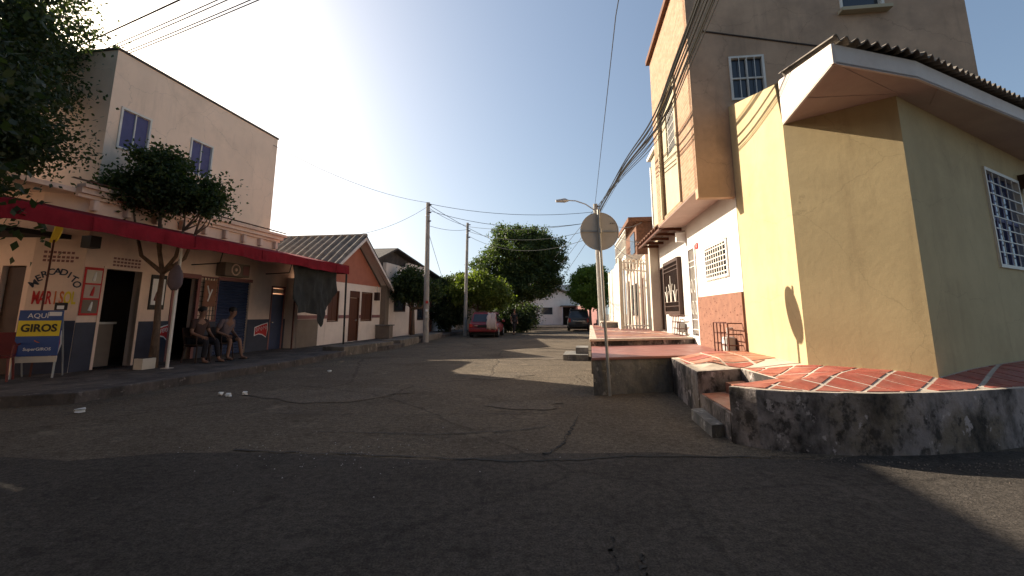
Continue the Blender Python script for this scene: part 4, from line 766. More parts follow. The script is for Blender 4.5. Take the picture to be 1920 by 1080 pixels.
sit = lambda hx, lean: dict(pelvis=(0,.05,.56),belly=(0,.04+lean*.3,.74),chest=(0,.02+lean*.7,.94),neck=(0,-.01+lean,1.13),chin=(hx,-.05+lean,1.2),head=(hx,-.04+lean,1.28),crown=(hx,-.02+lean,1.36),elbow_l=(-.28,-.05,.75),wrist_l=(-.2,-.28,.66),elbow_r=(.28,-.04,.76),wrist_r=(.16,-.28,.64),knee_l=(-.15,-.4,.54),ankle_l=(-.17,-.36,.08),knee_r=(.14,-.42,.54),ankle_r=(.18,-.5,.08))
person('person in brown shirt and dark trousers seated beside the white post', frame((-8.15,11.9),(.16,.987),.165), sit(.0,-.02), 'clothbrown', 'clothdark', True)
person('person in mauve shirt and dark shorts seated before the grille window', frame((-8.0,12.65),(.16,.987),.165), sit(.03,-.2), 'clothgrey', 'clothdark')
stand = dict(pelvis=(0,0,.92),belly=(0,0,1.1),chest=(0,0,1.3),neck=(0,0,1.48),chin=(0,-.03,1.54),head=(0,-.02,1.62),crown=(0,0,1.7),elbow_l=(-.27,.03,1.12),wrist_l=(-.29,-.06,.88),elbow_r=(.27,.06,1.12),wrist_r=(.28,.0,.87),knee_l=(-.1,-.12,.5),ankle_l=(-.1,-.02,.08),knee_r=(.1,.02,.49),ankle_r=(.11,.2,.08))
person('person in dark clothes walking at the foot of big tree', frame((.15,31.0),(.8,.6),0), stand, 'clothdark', 'clothdark', True)
# ------------------------------------------------------------------ gable house and its neighbour
gh = thing('gable_house', 'small white house with coral gable and corrugated roof next to the store', 'house', frame((-7.63,17.91), (.152,.988)))
GF = FR[gh.name]; ax, az, el, er, ez = 2.55, 4.92, -.75, 5.85, 2.72
W0, W1 = -1.35, 5.5; slope = (az-ez)/(er-ax)
zr = lambda x: az-.12-abs(x-ax)*slope
build('wall', MB().wall(W0,W1,.1,2.74,[(.62,1.5,1.06,2.36),(2.36,3.32,.17,2.42),(3.46,4.62,1.04,2.42)],0,.2), 'offwhite', gh)
build('gable_wall', MB().extr([(el+.35,.02,2.74),(W1-.02,.02,2.74),(ax,.02,zr(ax)-.02)],(0,.18,0)), 'coral', gh)
build('side_wall', MB().box(W0,.2,.1,W0+.2,5,2.7), 'offwhite', gh); build('side_wall', MB().box(W1-.2,.2,.1,W1,5,2.7), 'offwhite', gh)
for a, b in ((W0,.62),(1.5,2.36),(3.32,3.46),(4.62,W1)): build('stripe', MB().box(a+.003,-.018,1.2,b-.003,-.001,1.34), 'mauve', gh)
build('dado', MB().box(W0,-.012,.166,.0,-.001,1.19), 'taupe', gh)
for a, b in ((.62,1.5),(3.46,4.62)):
    z0, z1 = (1.06,2.36) if a < 1 else (1.04,2.42); wn = build('window', MB().wall(a,b,z0,z1,[(a+.05,b-.05,z0+.05,z1-.05)],.02,.12), 'wood', gh)
    for i in range(2): build('shutter_leaf', MB().box(a+.06+i*(b-a-.1)/2,.07,z0+.06,a+.04+(i+1)*(b-a-.1)/2,.1,z1-.06), 'wood', wn)
dr = build('door', MB().wall(2.36,3.32,.17,2.42,[(2.44,3.24,.17,2.12)],.02,.12), 'wood', gh); build('door_leaf', MB().box(2.45,.07,.18,3.23,.11,2.1), 'wood', dr); build('transom', MB().box(2.45,.06,2.16,3.23,.09,2.36), 'white', dr); build('handle', MB().ball((3.1,.04,1.1),.035), 'chrome', dr)
for sgn, xe in ((-1,el),(1,er)):
    for r_ in range(2):
        for k in range(6):
            f0, f1 = (0,.53) if r_ == 0 else (.5,1.0)
            y0 = -.55+k*1.1; p = Vector((xe+(ax-xe)*f0, 0, ez+(az-ez)*f0+.04*r_)); q = Vector((xe+(ax-xe)*f1, 0, ez+(az-ez)*f1+.04*r_+.02))
            build('roof_sheet', corr((p.x,y0,p.z+.005*(k%2)),(p.x,y0+1.13,p.z+.005*(k%2)), q-p, pitch=.37, amp=.06), 'fibro', gh, GF)
for sgn, xe in ((-1,el),(1,er)): build('barge_board', MB().extr([(xe,-.56,ez-.2),(ax,-.56,az-.2),(ax,-.56,az-.05),(xe,-.56,ez-.05)],(0,.04,0)), 'fascia', gh); build('eave_lining', MB().add([(xe,-.5,ez-.07),(ax,-.5,az-.07),(ax,.02,az-.07),(xe,.02,ez-.07)],[(0,1,2,3)]), 'fascia', gh)
build('ridge_cap', MB().tube([(ax,-.56,az+.03),(ax,6.0,az+.03)],.09,8), 'fibro', gh)
bx = thing('wall_meter_box', 'dark meter box under the right eave of gable house', 'meter box', GF); build('box_body', MB().box(4.75,-.2,2.05,5.0,-.002,2.45), 'brown', bx); build('conduit', MB().tube([(4.88,-.1,2.45),(4.88,-.1,2.75)],.02,6), 'galv', bx)
cs = thing('stone_bench', 'low brown masonry bench against right end of gable house', 'bench', GF); build('bench_body', MB().box(5.05,-.75,.165,5.5,-.03,.8), 'taupe', cs, bevel=.02); build('bench_top', MB().box(5.0,-.8,.8,5.55,-.02,.85), 'concgrey', cs)
nh = thing('parapet_house', 'white house with stepped parapet under a dark gable roof behind small tree', 'house', GF)
build('wall', MB().wall(5.95,12.4,.1,3.2,[(6.75,8.35,1.5,2.6),(9.0,9.9,.17,2.6),(10.3,11.6,1.0,2.5)],-.2,.05), 'offwhite', nh)
build('parapet', MB().prism([(5.6,-.2),(8.6,-.2),(8.6,.0),(5.6,.0)], 3.2, 4.05), 'offwhite', nh); build('parapet', MB().prism([(8.62,-.2),(12.4,-.2),(12.4,0),(8.62,0)], 3.2, 4.35), 'offwhite', nh)
build('corner_wall', MB().box(5.55,-.25,.1,6.0,.1,2.9), 'taupe', nh)
build('far_wall', MB().wall(12.4,20,.1,3.6,[(13.4,14.2,.17,2.5),(15.0,16.2,1.1,2.4)],.1,.3), 'pale', nh)
for a, b, z0, z1, m in ((6.75,8.35,1.5,2.6,'brown'),(10.3,11.6,1.0,2.5,'brown')):
    wn = build('window', MB().wall(a,b,z0,z1,[(a+.06,b-.06,z0+.06,z1-.06)],-.22,-.1), m, nh); build('pane', MB().box(a+.06,-.12,z0+.06,b-.06,-.11,z1-.06), 'glass', wn)
wn = build('window', MB().wall(15,16.2,1.1,2.4,[(15.06,16.14,1.16,2.34)],.08,.2), 'whitemetal', nh); build('pane', MB().box(15.06,.17,1.16,16.14,.18,2.34), 'glass', wn)
build('door', MB().box(9.0,-.14,.17,9.9,-.1,2.6), 'wood', nh); build('door', MB().box(13.4,.16,.17,14.2,.2,2.5), 'mauve', nh)
rx, rz = 7.2, 4.95; zl = lambda x: rz-(abs(x-rx))*(.36 if x < rx else .125)
build('gable_wall', MB().extr([(5.2,.3,3.1),(16.6,.3,3.1),(16.6,.3,zl(16.6)-.05),(rx,.3,rz-.05),(5.2,.3,zl(5.2)-.05)],(0,.2,0)), 'roofdark', nh)
build('roof_slope', MB().extr([(4.6,-.1,zl(4.6)),(rx,-.1,rz),(17.5,-.1,zl(17.5)),(17.5,-.1,zl(17.5)+.1),(rx,-.1,rz+.1),(4.6,-.1,zl(4.6)+.1)],(0,7,0)), 'roofdark', nh)
dsh = thing('satellite_dish', 'small pale satellite dish on the far end of parapet house', 'satellite dish', GF); ds = MB()
for j in range(5):
    r_ = .1*j+.001; ds.v += [(15.0+r_*math.cos(2*math.pi*k/14),-.35+.25*r_*r_*4-.1,3.35+r_*math.sin(2*math.pi*k/14)) for k in range(14)]
ds.f = [(j*14+k,j*14+(k+1)%14,(j+1)*14+(k+1)%14,(j+1)*14+k) for j in range(4) for k in range(14)]
o = build('dish', ds, 'signback', dsh, smooth=True); o.modifiers.new('t','SOLIDIFY').thickness = .015; build('arm', MB().tube([(15.0,-.4,3.35),(15.0,.1,3.1)],.025,6), 'galv', dsh)
# ------------------------------------------------------------------ trees
LEAF = dict(store=leafmat('broad_leaf', (.03,.05,.018), (.055,.075,.028)), big=leafmat('ficus_leaf', (.03,.05,.02), (.07,.095,.03)), lime=leafmat('lime_leaf', (.07,.1,.02), (.14,.17,.035)), dark=leafmat('dusk_leaf', (.025,.04,.02), (.05,.065,.028)), bright=leafmat('bright_leaf', (.06,.11,.02), (.11,.17,.03)))
def crown_mesh(name, blobs, nclump, per, leaf, spread, m, seed=0, shell=.55, drop=0.0):
    """leaf blades gathered in clumps through the volume of a few ellipsoids; each blade is two folded triangles"""
    rg = np.random.default_rng(seed); vol = np.array([b[3]*b[4]*b[5] for b in blobs]); pick = rg.choice(len(blobs), nclump, p=vol/vol.sum())
    B_ = np.array(blobs)[pick]; d = rg.normal(size=(nclump,3)); d /= np.linalg.norm(d,axis=1)[:,None]; r_ = (shell+(1-shell)*rg.random(nclump)**.7)*rg.uniform(.8,1.08,nclump)
    keep = rg.random(nclump) > .12*np.sin(d[:,0]*5+seed)**2; cc = (B_[:,:3]+d*B_[:,3:6]*r_[:,None])[keep]
    sz = rg.uniform(.6,1.35,len(cc)); N_ = len(cc)*per; c = np.repeat(cc,per,0)+rg.normal(size=(N_,3))*spread*np.repeat(sz,per)[:,None]*np.array([1,1,.7])
    a = rg.normal(size=(N_,3)); a[:,2] -= drop; a /= np.linalg.norm(a,axis=1)[:,None]; b = np.cross(a, rg.normal(size=(N_,3))); b /= np.linalg.norm(b,axis=1)[:,None]; nn = np.cross(a,b)
    s_ = leaf*rg.uniform(.6,1.3,N_)[:,None]; tip = c+a*s_; mid = c+a*s_*.45+nn*s_*.08; v = np.stack([c, mid+b*s_*.3, tip, mid-b*s_*.3],1).reshape(-1,3)
    me = bpy.data.meshes.new(name); me.vertices.add(len(v)); me.vertices.foreach_set('co', v.astype(np.float32).ravel()); me.loops.add(N_*4); me.loops.foreach_set('vertex_index', np.arange(N_*4,dtype=np.int32))
    me.polygons.add(N_); me.polygons.foreach_set('loop_start', np.arange(0,N_*4,4,dtype=np.int32)); me.polygons.foreach_set('loop_total', np.full(N_,4,dtype=np.int32)); me.update(calc_edges=True); me.materials.append(m); return me, cc
def tree(label, base, trunk, blobs, nclump, per, leaf, spread, m, seed, cat='tree', name='street_tree', limbs=14, r0=.12, shell=.55, group=None, drop=0.2):
    fr = Matrix.Translation(base); t = thing(name, label, cat, fr, group); me, cc = crown_mesh('crown', blobs, nclump, per, leaf, spread, m, seed, shell, drop); link('crown', me, t)
    rg = random.Random(seed); top = Vector(trunk[-1]); n = len(trunk); build('trunk', MB().tube(trunk, [r0*(1.25 if i == 0 else 1-.45*i/(n-1)) for i in range(n)], 9), 'bark', t, smooth=True)
    order = sorted(range(len(cc)), key=lambda i: rg.random())[:limbs]
    tops = []
    for b_ in blobs[:5]:                                     # main boughs reach into each mass of the crown
        e = top.lerp(Vector(b_[:3]), .62)+Vector((0,0,-.15)); s_ = Vector(trunk[-1]); mm = s_.lerp(e,.5)+Vector(((e.x-s_.x)*.22,(e.y-s_.y)*.22,-.12)); build('bough', MB().tube([s_,s_.lerp(mm,.5),mm,e],[r0*.62,r0*.55,r0*.5,r0*.36],8), 'bark', t, smooth=True); tops += [e, mm]
    for i in order:
        e = Vector(cc[i]); s_ = min(tops, key=lambda q: (q-e).length+rg.random()*.3); mdl = s_.lerp(e,.5)+Vector((rg.uniform(-.12,.12),rg.uniform(-.12,.12),-.1)); build('limb', MB().tube([s_,s_.lerp(mdl,.5),mdl,e],[r0*.34,r0*.27,r0*.19,r0*.06],6), 'bark', t, smooth=True)
    return t
# slender tree before the store: trunk, fork, flat round crown
tree('slender tree with rounded crown growing in front of the store', (-8.32,10.72,.16), [(0,0,0),(-.02,0,.9),(-.06,0,1.5),(-.05,0,2.2)], [(-1.15,-.2,4.15,.7,.7,.5),(-.35,.0,4.35,.9,.85,.72),(.4,.2,4.15,.6,.65,.55),(-.45,0,4.95,.65,.65,.42),(.85,.25,4.0,.35,.4,.4)], 230, 95, .095, .16, LEAF['store'], 3, limbs=26, r0=.085, shell=.1)
tree('tall dense tree at the left edge rising over the store corner', (-10.8,7.4,.0), [(0,0,0),(.1,0,2),(.3,.1,3.8),(.5,.1,5)], [(.8,.2,5.0,1.45,1.9,1.5),(.3,.4,7.2,1.5,1.9,1.6),(1.0,.5,4.6,.9,1.0,.7),(.3,.6,9.0,1.2,1.6,1.2),(.1,-.2,5.9,1.3,1.5,1.3),(-.5,-1.5,6.5,1.8,2.0,2.4),(-.2,-2.5,8,1.7,2,2),(1.2,-2.7,4.6,1.5,1.5,1.7),(.2,-3.2,3.6,1.6,1.6,1.5),(-.3,1.6,6.4,1.1,1.2,1.9),(-.6,2.6,7.6,1.1,1.2,1.7),(.5,1.2,4.9,.9,1.0,1.0)], 1500, 110, .1, .24, LEAF['dark'], 8, limbs=24, r0=.24, shell=.25)  # crown lobes beyond the frame are added to shade the store corner
tree('small tree with pale trunk in front of the parapet house', (-5.3,24.3,.16), [(0,0,0),(.02,0,.7),(0,0,1.5)], [(-.45,0,2.6,.9,.9,.75),(.45,.1,2.45,.85,.9,.75),(-.1,0,3.15,.75,.8,.55),(1.0,.2,2.3,.4,.5,.45)], 190, 60, .15, .17, LEAF['store'], 11, r0=.12, shell=.4)
tree('lime green bushy tree behind the red car', (-2.35,31.0,0), [(0,0,0),(0,0,.8),(0,0,1.6)], [(-.6,0,2.9,1.6,1.4,1.1),(.9,0,2.7,1.5,1.4,1.1),(.0,0,3.6,1.2,1.2,.7)], 330, 60, .17, .2, LEAF['lime'], 13, r0=.13, shell=.55)
tree('dark shrubby tree hugging the far end of parapet house', (-4.3,31.5,0), [(0,0,0),(0,0,.7),(0,0,1.4)], [(0,0,1.7,1.15,1.3,1.5),(.4,.2,3.4,.9,1.0,1.0),(-.5,.2,2.9,.9,1,1.0)], 300, 60, .17, .2, LEAF['dark'], 14, r0=.12, shell=.45)
tree('big dense tree with huge dark rounded crown at the street end', (.6,38.5,0), [(0,0,0),(.1,0,1.2),(.1,0,2.6),(0,0,4)], [(0,0,6.6,2.9,2.6,2.6),(-1.9,0,5.4,2.0,2.2,1.9),(2.0,.2,6.2,2.2,2.2,1.9),(1.0,0,4.2,2.6,2.4,1.7),(-.9,0,3.6,2.2,2.2,1.7),(.8,0,8.1,1.7,1.7,1.0),(1.9,0,7.6,1.3,1.4,.9),(-2.6,0,4.2,1.2,1.5,1.2),(2.6,0,4.9,1.2,1.4,1.0),(3.3,0,7.3,.9,1,.7),(3.1,0,5.9,.8,1,.6),(-2.2,0,7.3,.9,1,.7),(-.9,0,8.9,.8,.9,.5),(1.9,0,8.9,.7,.9,.45),(3.0,0,4.3,.7,.9,.5),(-3.3,0,5.4,.8,1,.7),(-1.6,0,8.3,.6,.8,.5)], 900, 85, .19, .24, LEAF['big'], 15, limbs=26, r0=.42, shell=.6, drop=.5)
tree('round clipped bright green tree beside concrete pole', (6.2,36.0,0), [(0,0,0),(0,0,.9),(0,0,1.8)], [(0,0,3.5,1.65,1.6,1.55),(.3,0,4.4,1.2,1.2,.8),(.2,0,2.5,1.3,1.2,.7)], 420, 60, .17, .19, LEAF['bright'], 16, r0=.15, shell=.7)
tree('dark low shrub between the red car and big tree', (-.5,34.0,0), [(0,0,0),(0,0,.4),(0,0,.8)], [(0,0,1.1,1.3,1,1.0),(1.2,.5,1.0,1.0,1,1.0)], 170, 60, .17, .2, LEAF['dark'], 17, r0=.08, cat='shrub', name='shrub', limbs=6, shell=.4)
tree('dark low shrub beyond the big tree trunk', (1.2,42.0,0), [(0,0,0),(0,0,.4),(0,0,.8)], [(0,0,1.3,1.4,1.2,1.4),(-1.6,.5,1.6,1.4,1,1.6)], 180, 60, .2, .24, LEAF['dark'], 18, r0=.08, cat='shrub', name='shrub', limbs=6, shell=.4)
# ------------------------------------------------------------------ street end
M['endwall'] = mat('end_wall_paint', (.78, .7, .63), var=.1, bump=.08, drip=(.55, .47, .42))
eh = thing('end_house', 'low grey gabled house closing off the end of the street', 'house', frame((1.2,52.0)))
build('wall', MB().wall(-.5,8.0,0,2.5,[(2.1,3.5,1.25,2.15),(4.6,7.4,.1,2.15)],0,.2), 'endwall', eh)
build('gable_wall', MB().extr([(.2,.0,2.5),(7.9,.0,2.5),(4.05,.0,4.05)],(0,.2,0)), 'endwall', eh); build('side_wall', MB().box(-.5,.2,0,-.3,6,2.5), 'pale', eh); build('side_wall', MB().box(7.8,.2,0,8.0,6,2.5), 'pale', eh)
build('roof_slope', MB().extr([(-.4,-.4,2.42),(4.05,-.4,4.2),(8.5,-.4,2.42),(8.5,-.4,2.56),(4.05,-.4,4.36),(-.4,-.4,2.56)],(0,7,0)), 'fibro', eh)
wn = build('window', MB().wall(2.1,3.5,1.25,2.15,[(2.16,3.44,1.31,2.09)],-.02,.1), 'whitemetal', eh); build('pane', MB().box(2.16,.06,1.31,3.44,.07,2.09), 'glass', wn)
build('garage_back', MB().box(4.6,1.8,.05,7.4,1.9,2.3), 'dark', eh); build('carport_roof', MB().box(4.3,-1.2,2.2,8.1,.0,2.3), 'roofdark', eh); build('carport_post', MB().box(4.4,-1.15,0,4.5,-1.05,2.2), 'pale', eh)
build('door', MB().box(.3,-.03,.05,1.1,.0,2.1), 'shutterblue', eh); build('arch', MB().tube([(1.55+.35*math.cos(a),-.05,2.0+.35*math.sin(a)) for a in np.linspace(0,3.14,9)],.06,6), 'white', eh); build('step', MB().box(-.4,-1.4,0,8.2,-.2,.14), 'concgrey', eh)
rs = thing('far_building', 'pale block with windows showing above the roof of end house', 'building', frame((3.4,66.0)))
build('wall', MB().wall(-1.5,3.0,0,7.0,[(-.6,.3,5.2,6.3),(.9,1.8,5.2,6.3)],0,.3), 'beige', rs); build('side_wall', MB().box(2.8,.3,0,3.0,6,7.0), 'grey', rs)
for a in (-.6,.9): build('window', MB().box(a,.15,5.2,a+.9,.2,6.3), 'glass', rs)
build('lower_wing', MB().box(3.02,0,0,8,4,5.6), 'pale', rs); build('roof_slab', MB().box(-1.6,-.1,7.0,3.1,6,7.15), 'white', rs)
rk = tag(build('raised_kerb', MB().box(-.2,45.0,-.02,6.2,46.6,.17), 'kerb'), kind='structure')
rk2 = tag(build('raised_kerb', MB().box(.6,43.2,-.02,5.2,43.6,.12), 'kerb'), kind='structure')
lw = thing('left_wall', 'low shaded garden wall behind the shrubs on the left', 'wall', Matrix()); build('wall_body', MB().box(-6.2,40,0,-1.0,40.25,2.4), 'taupe', lw); build('coping', MB().box(-6.25,39.95,2.4,-.95,40.3,2.5), 'concgrey', lw)
rw = thing('garden_wall', 'brown garden wall with posts behind the parked grey car', 'wall', Matrix()); build('wall_body', MB().box(7.2,38,0,7.4,52,2.2), 'mauve', rw); build('coping', MB().box(7.15,38,2.2,7.45,52,2.3), 'concgrey', rw)
for k in range(4): build('post', MB().tube([(6.9,33+k*1.2,0),(6.9,33+k*1.2,2.0)],.05,6), 'creammetal', rw)
# ------------------------------------------------------------------ cars
def car(label, fr, Lc, Wc, Hc, paint, suv, name='parked_car'):
    t = thing(name, label, 'car', fr); hw = Wc/2; bz = .32; belt = Hc*(.58 if suv else .57)
    # sections along the length (y = 0 rear .. Lc front): (y, half width, z bottom, z belt)
    secs = [(0,hw*.86,.42,belt*.8),(.06,hw*.95,.34,belt*.97),(.35,hw*.99,.28,belt),(Lc*.3,hw,.26,belt*1.01),(Lc*.62,hw,.26,belt*.99),(Lc*.75,hw*.99,.26,belt*.93),(Lc*.93,hw*.93,.3,belt*.82),(Lc,hw*.8,.4,belt*.6)]
    mb = MB(); prof = lambda h,z0,z1: [(-h*.9,z0),(-h,z0+(z1-z0)*.25),(-h,z0+(z1-z0)*.7),(-h*.93,z1),(h*.93,z1),(h,z0+(z1-z0)*.7),(h,z0+(z1-z0)*.25),(h*.9,z0)]
    for y,h,z0,z1 in secs: mb.v += [(x,y,z) for x,z in prof(h,z0,z1)]
    n = len(secs); mb.f = [(i*8+k,i*8+(k+1)%8,(i+1)*8+(k+1)%8,(i+1)*8+k) for i in range(n-1) for k in range(8)]+[tuple(range(8)),tuple(range((n-1)*8,n*8))]
    o = build('body', mb, paint, t, smooth=True, bevel=.04)
    cs_ = [(.08 if suv else .3,hw*.9,belt-.02),(.28 if suv else .75,hw*.76,Hc-.05),(Lc*.3,hw*.78,Hc),(Lc*.5,hw*.77,Hc-.03),(Lc*.7,hw*.88,belt*.95)]; mb = MB()
    for y,h,z in cs_: mb.v += [(-h,y,z),(h,y,z)]
    base = [(y,hw*.9) for y,_,_ in cs_]; b0 = len(mb.v); mb.v += [(-h,y,belt-.06) for y,h in base]+[(h,y,belt-.06) for y,h in base]
    for i in range(4): mb.f += [(2*i,2*i+1,2*i+3,2*i+2),(2*i,2*i+2,b0+i+1,b0+i),(2*i+1,b0+5+i,b0+6+i,2*i+3)]
    mb.f += [(0,b0,b0+5,1)]; build('cabin', mb, paint, t, bevel=.03)
    y0,h0,z0 = cs_[0]; y1,h1,z1 = cs_[1]; q = lambda u,v: ((h0*(1-v)+h1*v)*u, y0+(y1-y0)*v-.012, z0+(z1-z0)*v+.004)
    build('rear_window', MB().add([q(-.85,.12),q(.85,.12),q(.88,.86),q(-.88,.86)],[(0,1,2,3)]), 'glass', t)
    for s_ in (-1,1):
        build('side_window', MB().add([(s_*(hw*.895+.004),y1+.05,belt+.02),(s_*(hw*.8+.004),y1+.15,Hc-.12),(s_*(hw*.79+.006),Lc*.48,Hc-.13),(s_*(hw*.895+.006),Lc*.64,belt+.02)],[(0,1,2,3)]), 'glass', t)
        x = s_*hw*.8; z = belt*.82; build('tail_lamp', MB().box(x-.1,-.03,z-.12,x+.1,.12,z+.2 if suv else z+.1), 'lampred', t, bevel=.02)
        build('door_mirror', MB().box(s_*hw*1.0-.02+(.02 if s_ > 0 else -.14),Lc*.62,belt+.02,s_*hw*1.0+.02+(.14 if s_ > 0 else -.02),Lc*.66,belt+.16), paint, t, bevel=.02)
        for yw in (Lc*.2,Lc*.8):
            wl = build('wheel', MB().tube([(s_*(hw-.2),yw,.32),(s_*(hw+.005),yw,.32)],.32,18), 'rubber', t, bevel=.02); build('rim', MB().tube([(s_*(hw+.004),yw,.32),(s_*(hw+.012),yw,.32)],.19,12), 'galv', wl)
    build('bumper', MB().box(-hw*.92,-.09,.34,hw*.92,.1,.56), paint if not suv else 'black', t, bevel=.04); build('plate_recess', MB().box(-.26,-.1,.6,.26,.02,.74), 'black', t); build('tailgate_trim', MB().box(-hw*.55,-.015,belt*.79,hw*.55,.05,belt*.82), 'chrome', t)
    build('underbody', MB().box(-hw*.8,.2,.16,hw*.8,Lc-.2,.34), 'black', t)
    if suv:
        for s_ in (-1,1): build('roof_rail', MB().tube([(s_*hw*.68,.5,Hc+.05),(s_*hw*.68,Lc*.5,Hc+.04)],.02,6), 'galv', t)
        build('spoiler', MB().box(-h1,.12,Hc-.05,h1,.34,Hc+.0), paint, t, bevel=.02)
    return t
car('dark grey car parked by the right kerb near the street end', frame((5.35,36.5),(.99,-.14)), 4.5, 1.85, 1.75, mat('grey_paint',(.05,.05,.052),rough=.3,var=.05,bump=0,spec=.6), True)
car('red hatchback parked on the left under the lime green tree', frame((-1.75,26.9),(.99,-.1)), 4.0, 1.75, 1.5, mat('car_red',(.2,.012,.018),rough=.3,var=.05,bump=0,spec=.6), False)
rg_ = thing('reflection_sheet', 'pale rumpled sheet standing in for a reflection on the right rear of red car', 'cloth', frame((-1.2,26.75),(.99,-.1),0)); mb = MB()  # white reflection on the car, built as a pale sheet
for i in range(9):
    for j in range(9):
        u, v = i/8, j/8; mb.v.append((-.3+.62*u*(1-.25*v)+.03*math.sin(j*2+i), .55*v*v+.02*math.sin(i*2.2+j)-.13+.08*(1-abs(u-.5)), .5+.95*v**.8+.03*math.sin(i*1.7)))
mb.f = [(i*9+j,(i+1)*9+j,(i+1)*9+j+1,i*9+j+1) for i in range(8) for j in range(8)]; o = build('reflection_surface', mb, 'soffit', rg_, smooth=True); o.modifiers.new('t','SOLIDIFY').thickness = .01
# ------------------------------------------------------------------ poles and wires
def pole(label, x, y, z0, h, lean=0, lamp=False, r0=.15):
    t = thing('utility_pole', label, 'pole', frame((x,y),(1,0),z0), 'utility poles along the street'); build('shaft', MB().tube([(0,0,-.05),(lean*.5,0,h*.5),(lean,0,h)],[r0,r0*.85,r0*.68],12), 'pole', t)
    for k, z in enumerate((h-.15,h-.55,h-1.0)): build('insulator', MB().tube([(lean+.08,-.1,z),(lean+.2,-.12,z)],.035,8), 'brown', t)
    build('clamp_band', MB().tube([(lean*.97,0,h-.75),(lean*.97,0,h-.68)],r0*.8,12), 'galv', t)
    if lamp:
        la = build('lamp_arm', MB().tube([(lean,0,h-.35),(lean-.5,-.05,h-.02),(lean-1.0,-.1,h+.14),(lean-1.45,-.12,h+.16)],.03,7), 'galv', t); build('lamp_head', MB().tube([(lean-1.35,-.12,h+.15),(lean-1.55,-.12,h+.16),(lean-2.0,-.14,h+.12)],[.04,.12,.07],8), 'galv', la)
    return Vector((x+lean, y, z0+h))
p1 = pole('grey concrete pole on the left kerb by the small tree', -4.27, 22.7, .0, 7.1, -.1)
for k, z in enumerate((1.5,1.9,1.2)): tag(build('pole_sticker', MB().box(-4.30,22.53,z,-4.17,22.545,z+.13), ('whitepaint','redpaint','plastic')[k]), 'small paper notice pasted on the left concrete pole' + (', topmost', ', middle', ', lowest')[(1,0,2)[k]], 'notice')
p2 = pole('thin brown pole rising out of the lime green tree', -3.0, 29.2, .0, 7.35, .05, r0=.12)
p3 = pole('concrete pole with curved street lamp arm behind the round sign', 4.36, 22.0, .75, 6.1, -.16, True, .16)
def wire(label, pts, r_=.012, sag=.0, group='overhead wires'):
    P = []
    for i in range(len(pts)-1):
        for k in range(12): f = k/12; q = Vector(pts[i]).lerp(Vector(pts[i+1]), f); q.z -= sag*4*f*(1-f); P.append(q)
    P.append(Vector(pts[-1])); return tag(build('overhead_wire', MB().tube(P, r_, 5), 'wire'), label, 'wire', group)
def spline(pts, n=40):
    out = []; P = [pts[0]]+list(pts)+[pts[-1]]
    for i in range(1, len(P)-2):
        a,b,c,d = map(Vector,P[i-1:i+3])
        for k in range(n//(len(pts)-1)): t = k/(n//(len(pts)-1)); out.append(.5*((2*b)+(c-a)*t+(2*a-5*b+4*c-d)*t*t+(3*b-a-3*c+d)*t**3))
    return out+[Vector(pts[-1])]
rnd = random.Random(4)
for k in range(11):                                          # the bundle that runs past the brick facade
    dx, dz = rnd.uniform(-.16,.16), rnd.uniform(-.3,.3)
    P = spline([(p3.x+.1,p3.y-.1,p3.z-.1-k*.06),(3.62+dx*.6,14+dx,5.95+dz*.7),(3.2+dx,9.4,5.4+dz),(2.92+dx,7.0,5.55+dz),(2.6+dx,3.0,6.3+dz),(2.2+dx,-3,7.6+dz*.4)])
    tag(build('overhead_wire', MB().tube(P, rnd.choice([.009,.012,.018]), 5), 'wire'), 'black cable in the bundle running from the lamp pole past the brick facade', 'wire', 'cables of the bundle by the brick facade')
wire('single thin wire climbing steeply from the lamp pole to the top edge', [(p3.x,p3.y,p3.z+.05),(2.05,8.0,7.2),(1.9,5,8.2)], .01)
for k, (a, z) in enumerate(((0,9.0),(.12,9.05),(.5,8.8),(.62,8.75),(1.1,8.75),(1.22,8.72))):
    q = Vector((-5.3+.42*a*2.2-1.35+1.0,9.3-.25+.0,z)); d = Vector((-.915,.40,0)); q = Vector((-6.75+a*1.45, 9.15-a*.15, z-.1))
    wire(('topmost','second','third','fourth','fifth','lowest')[k] + ' of the six black cables crossing the sky at top left', [q-d*14+Vector((0,0,.2)), q, q+d*16+Vector((0,0,.1))], .014, .12, 'six cables at the top left')
wire('wire from the left concrete pole to the store roof corner', [p1,(-8.9,15.9,7.6)], .009, .35)
for k in range(2): wire('wire between the left concrete pole and the lamp pole, ' + ('upper one','lower one')[k], [p1-Vector((0,0,.05+k*.35)), p3-Vector((0,0,.4+k*.5))], .012, .35+.2*k)
for k in range(2): wire('wire from the left concrete pole to the thin brown pole, ' + ('upper one','lower one')[k], [p1-Vector((0,0,.25+k*.95)), p2-Vector((0,0,.2+k*.25))], .011, .15)
wire('wire from the left concrete pole past the big tree top', [p1-Vector((0,0,.1)),(2.5,46,7.6)], .014, .5)
wire('thin wire dropping from the left pole to the satellite dish', [p1-Vector((0,0,1.35)),(-4.9,32.3,3.6)], .012, .05)
wire('thin wire dropping from the left pole to gable house roof', [p1-Vector((0,0,.2)),(-7.0,20.3,5.0)], .009, .2)
for k in range(3): wire('wire from the thin brown pole to the lamp pole, ' + ('upper one','middle one','lower one')[k], [p2-Vector((0,0,.25+k*.3)), p3-Vector((0,0,.9+k*.35))], .012, .3+.3*k)
for k in range(3): wire('wire from lamp pole towards the street end, ' + ('upper one','middle one','lower one')[k], [p3-Vector((0,0,.2+k*.5)),(2.0+k,52,5.2-k*.7)], .013, .4)
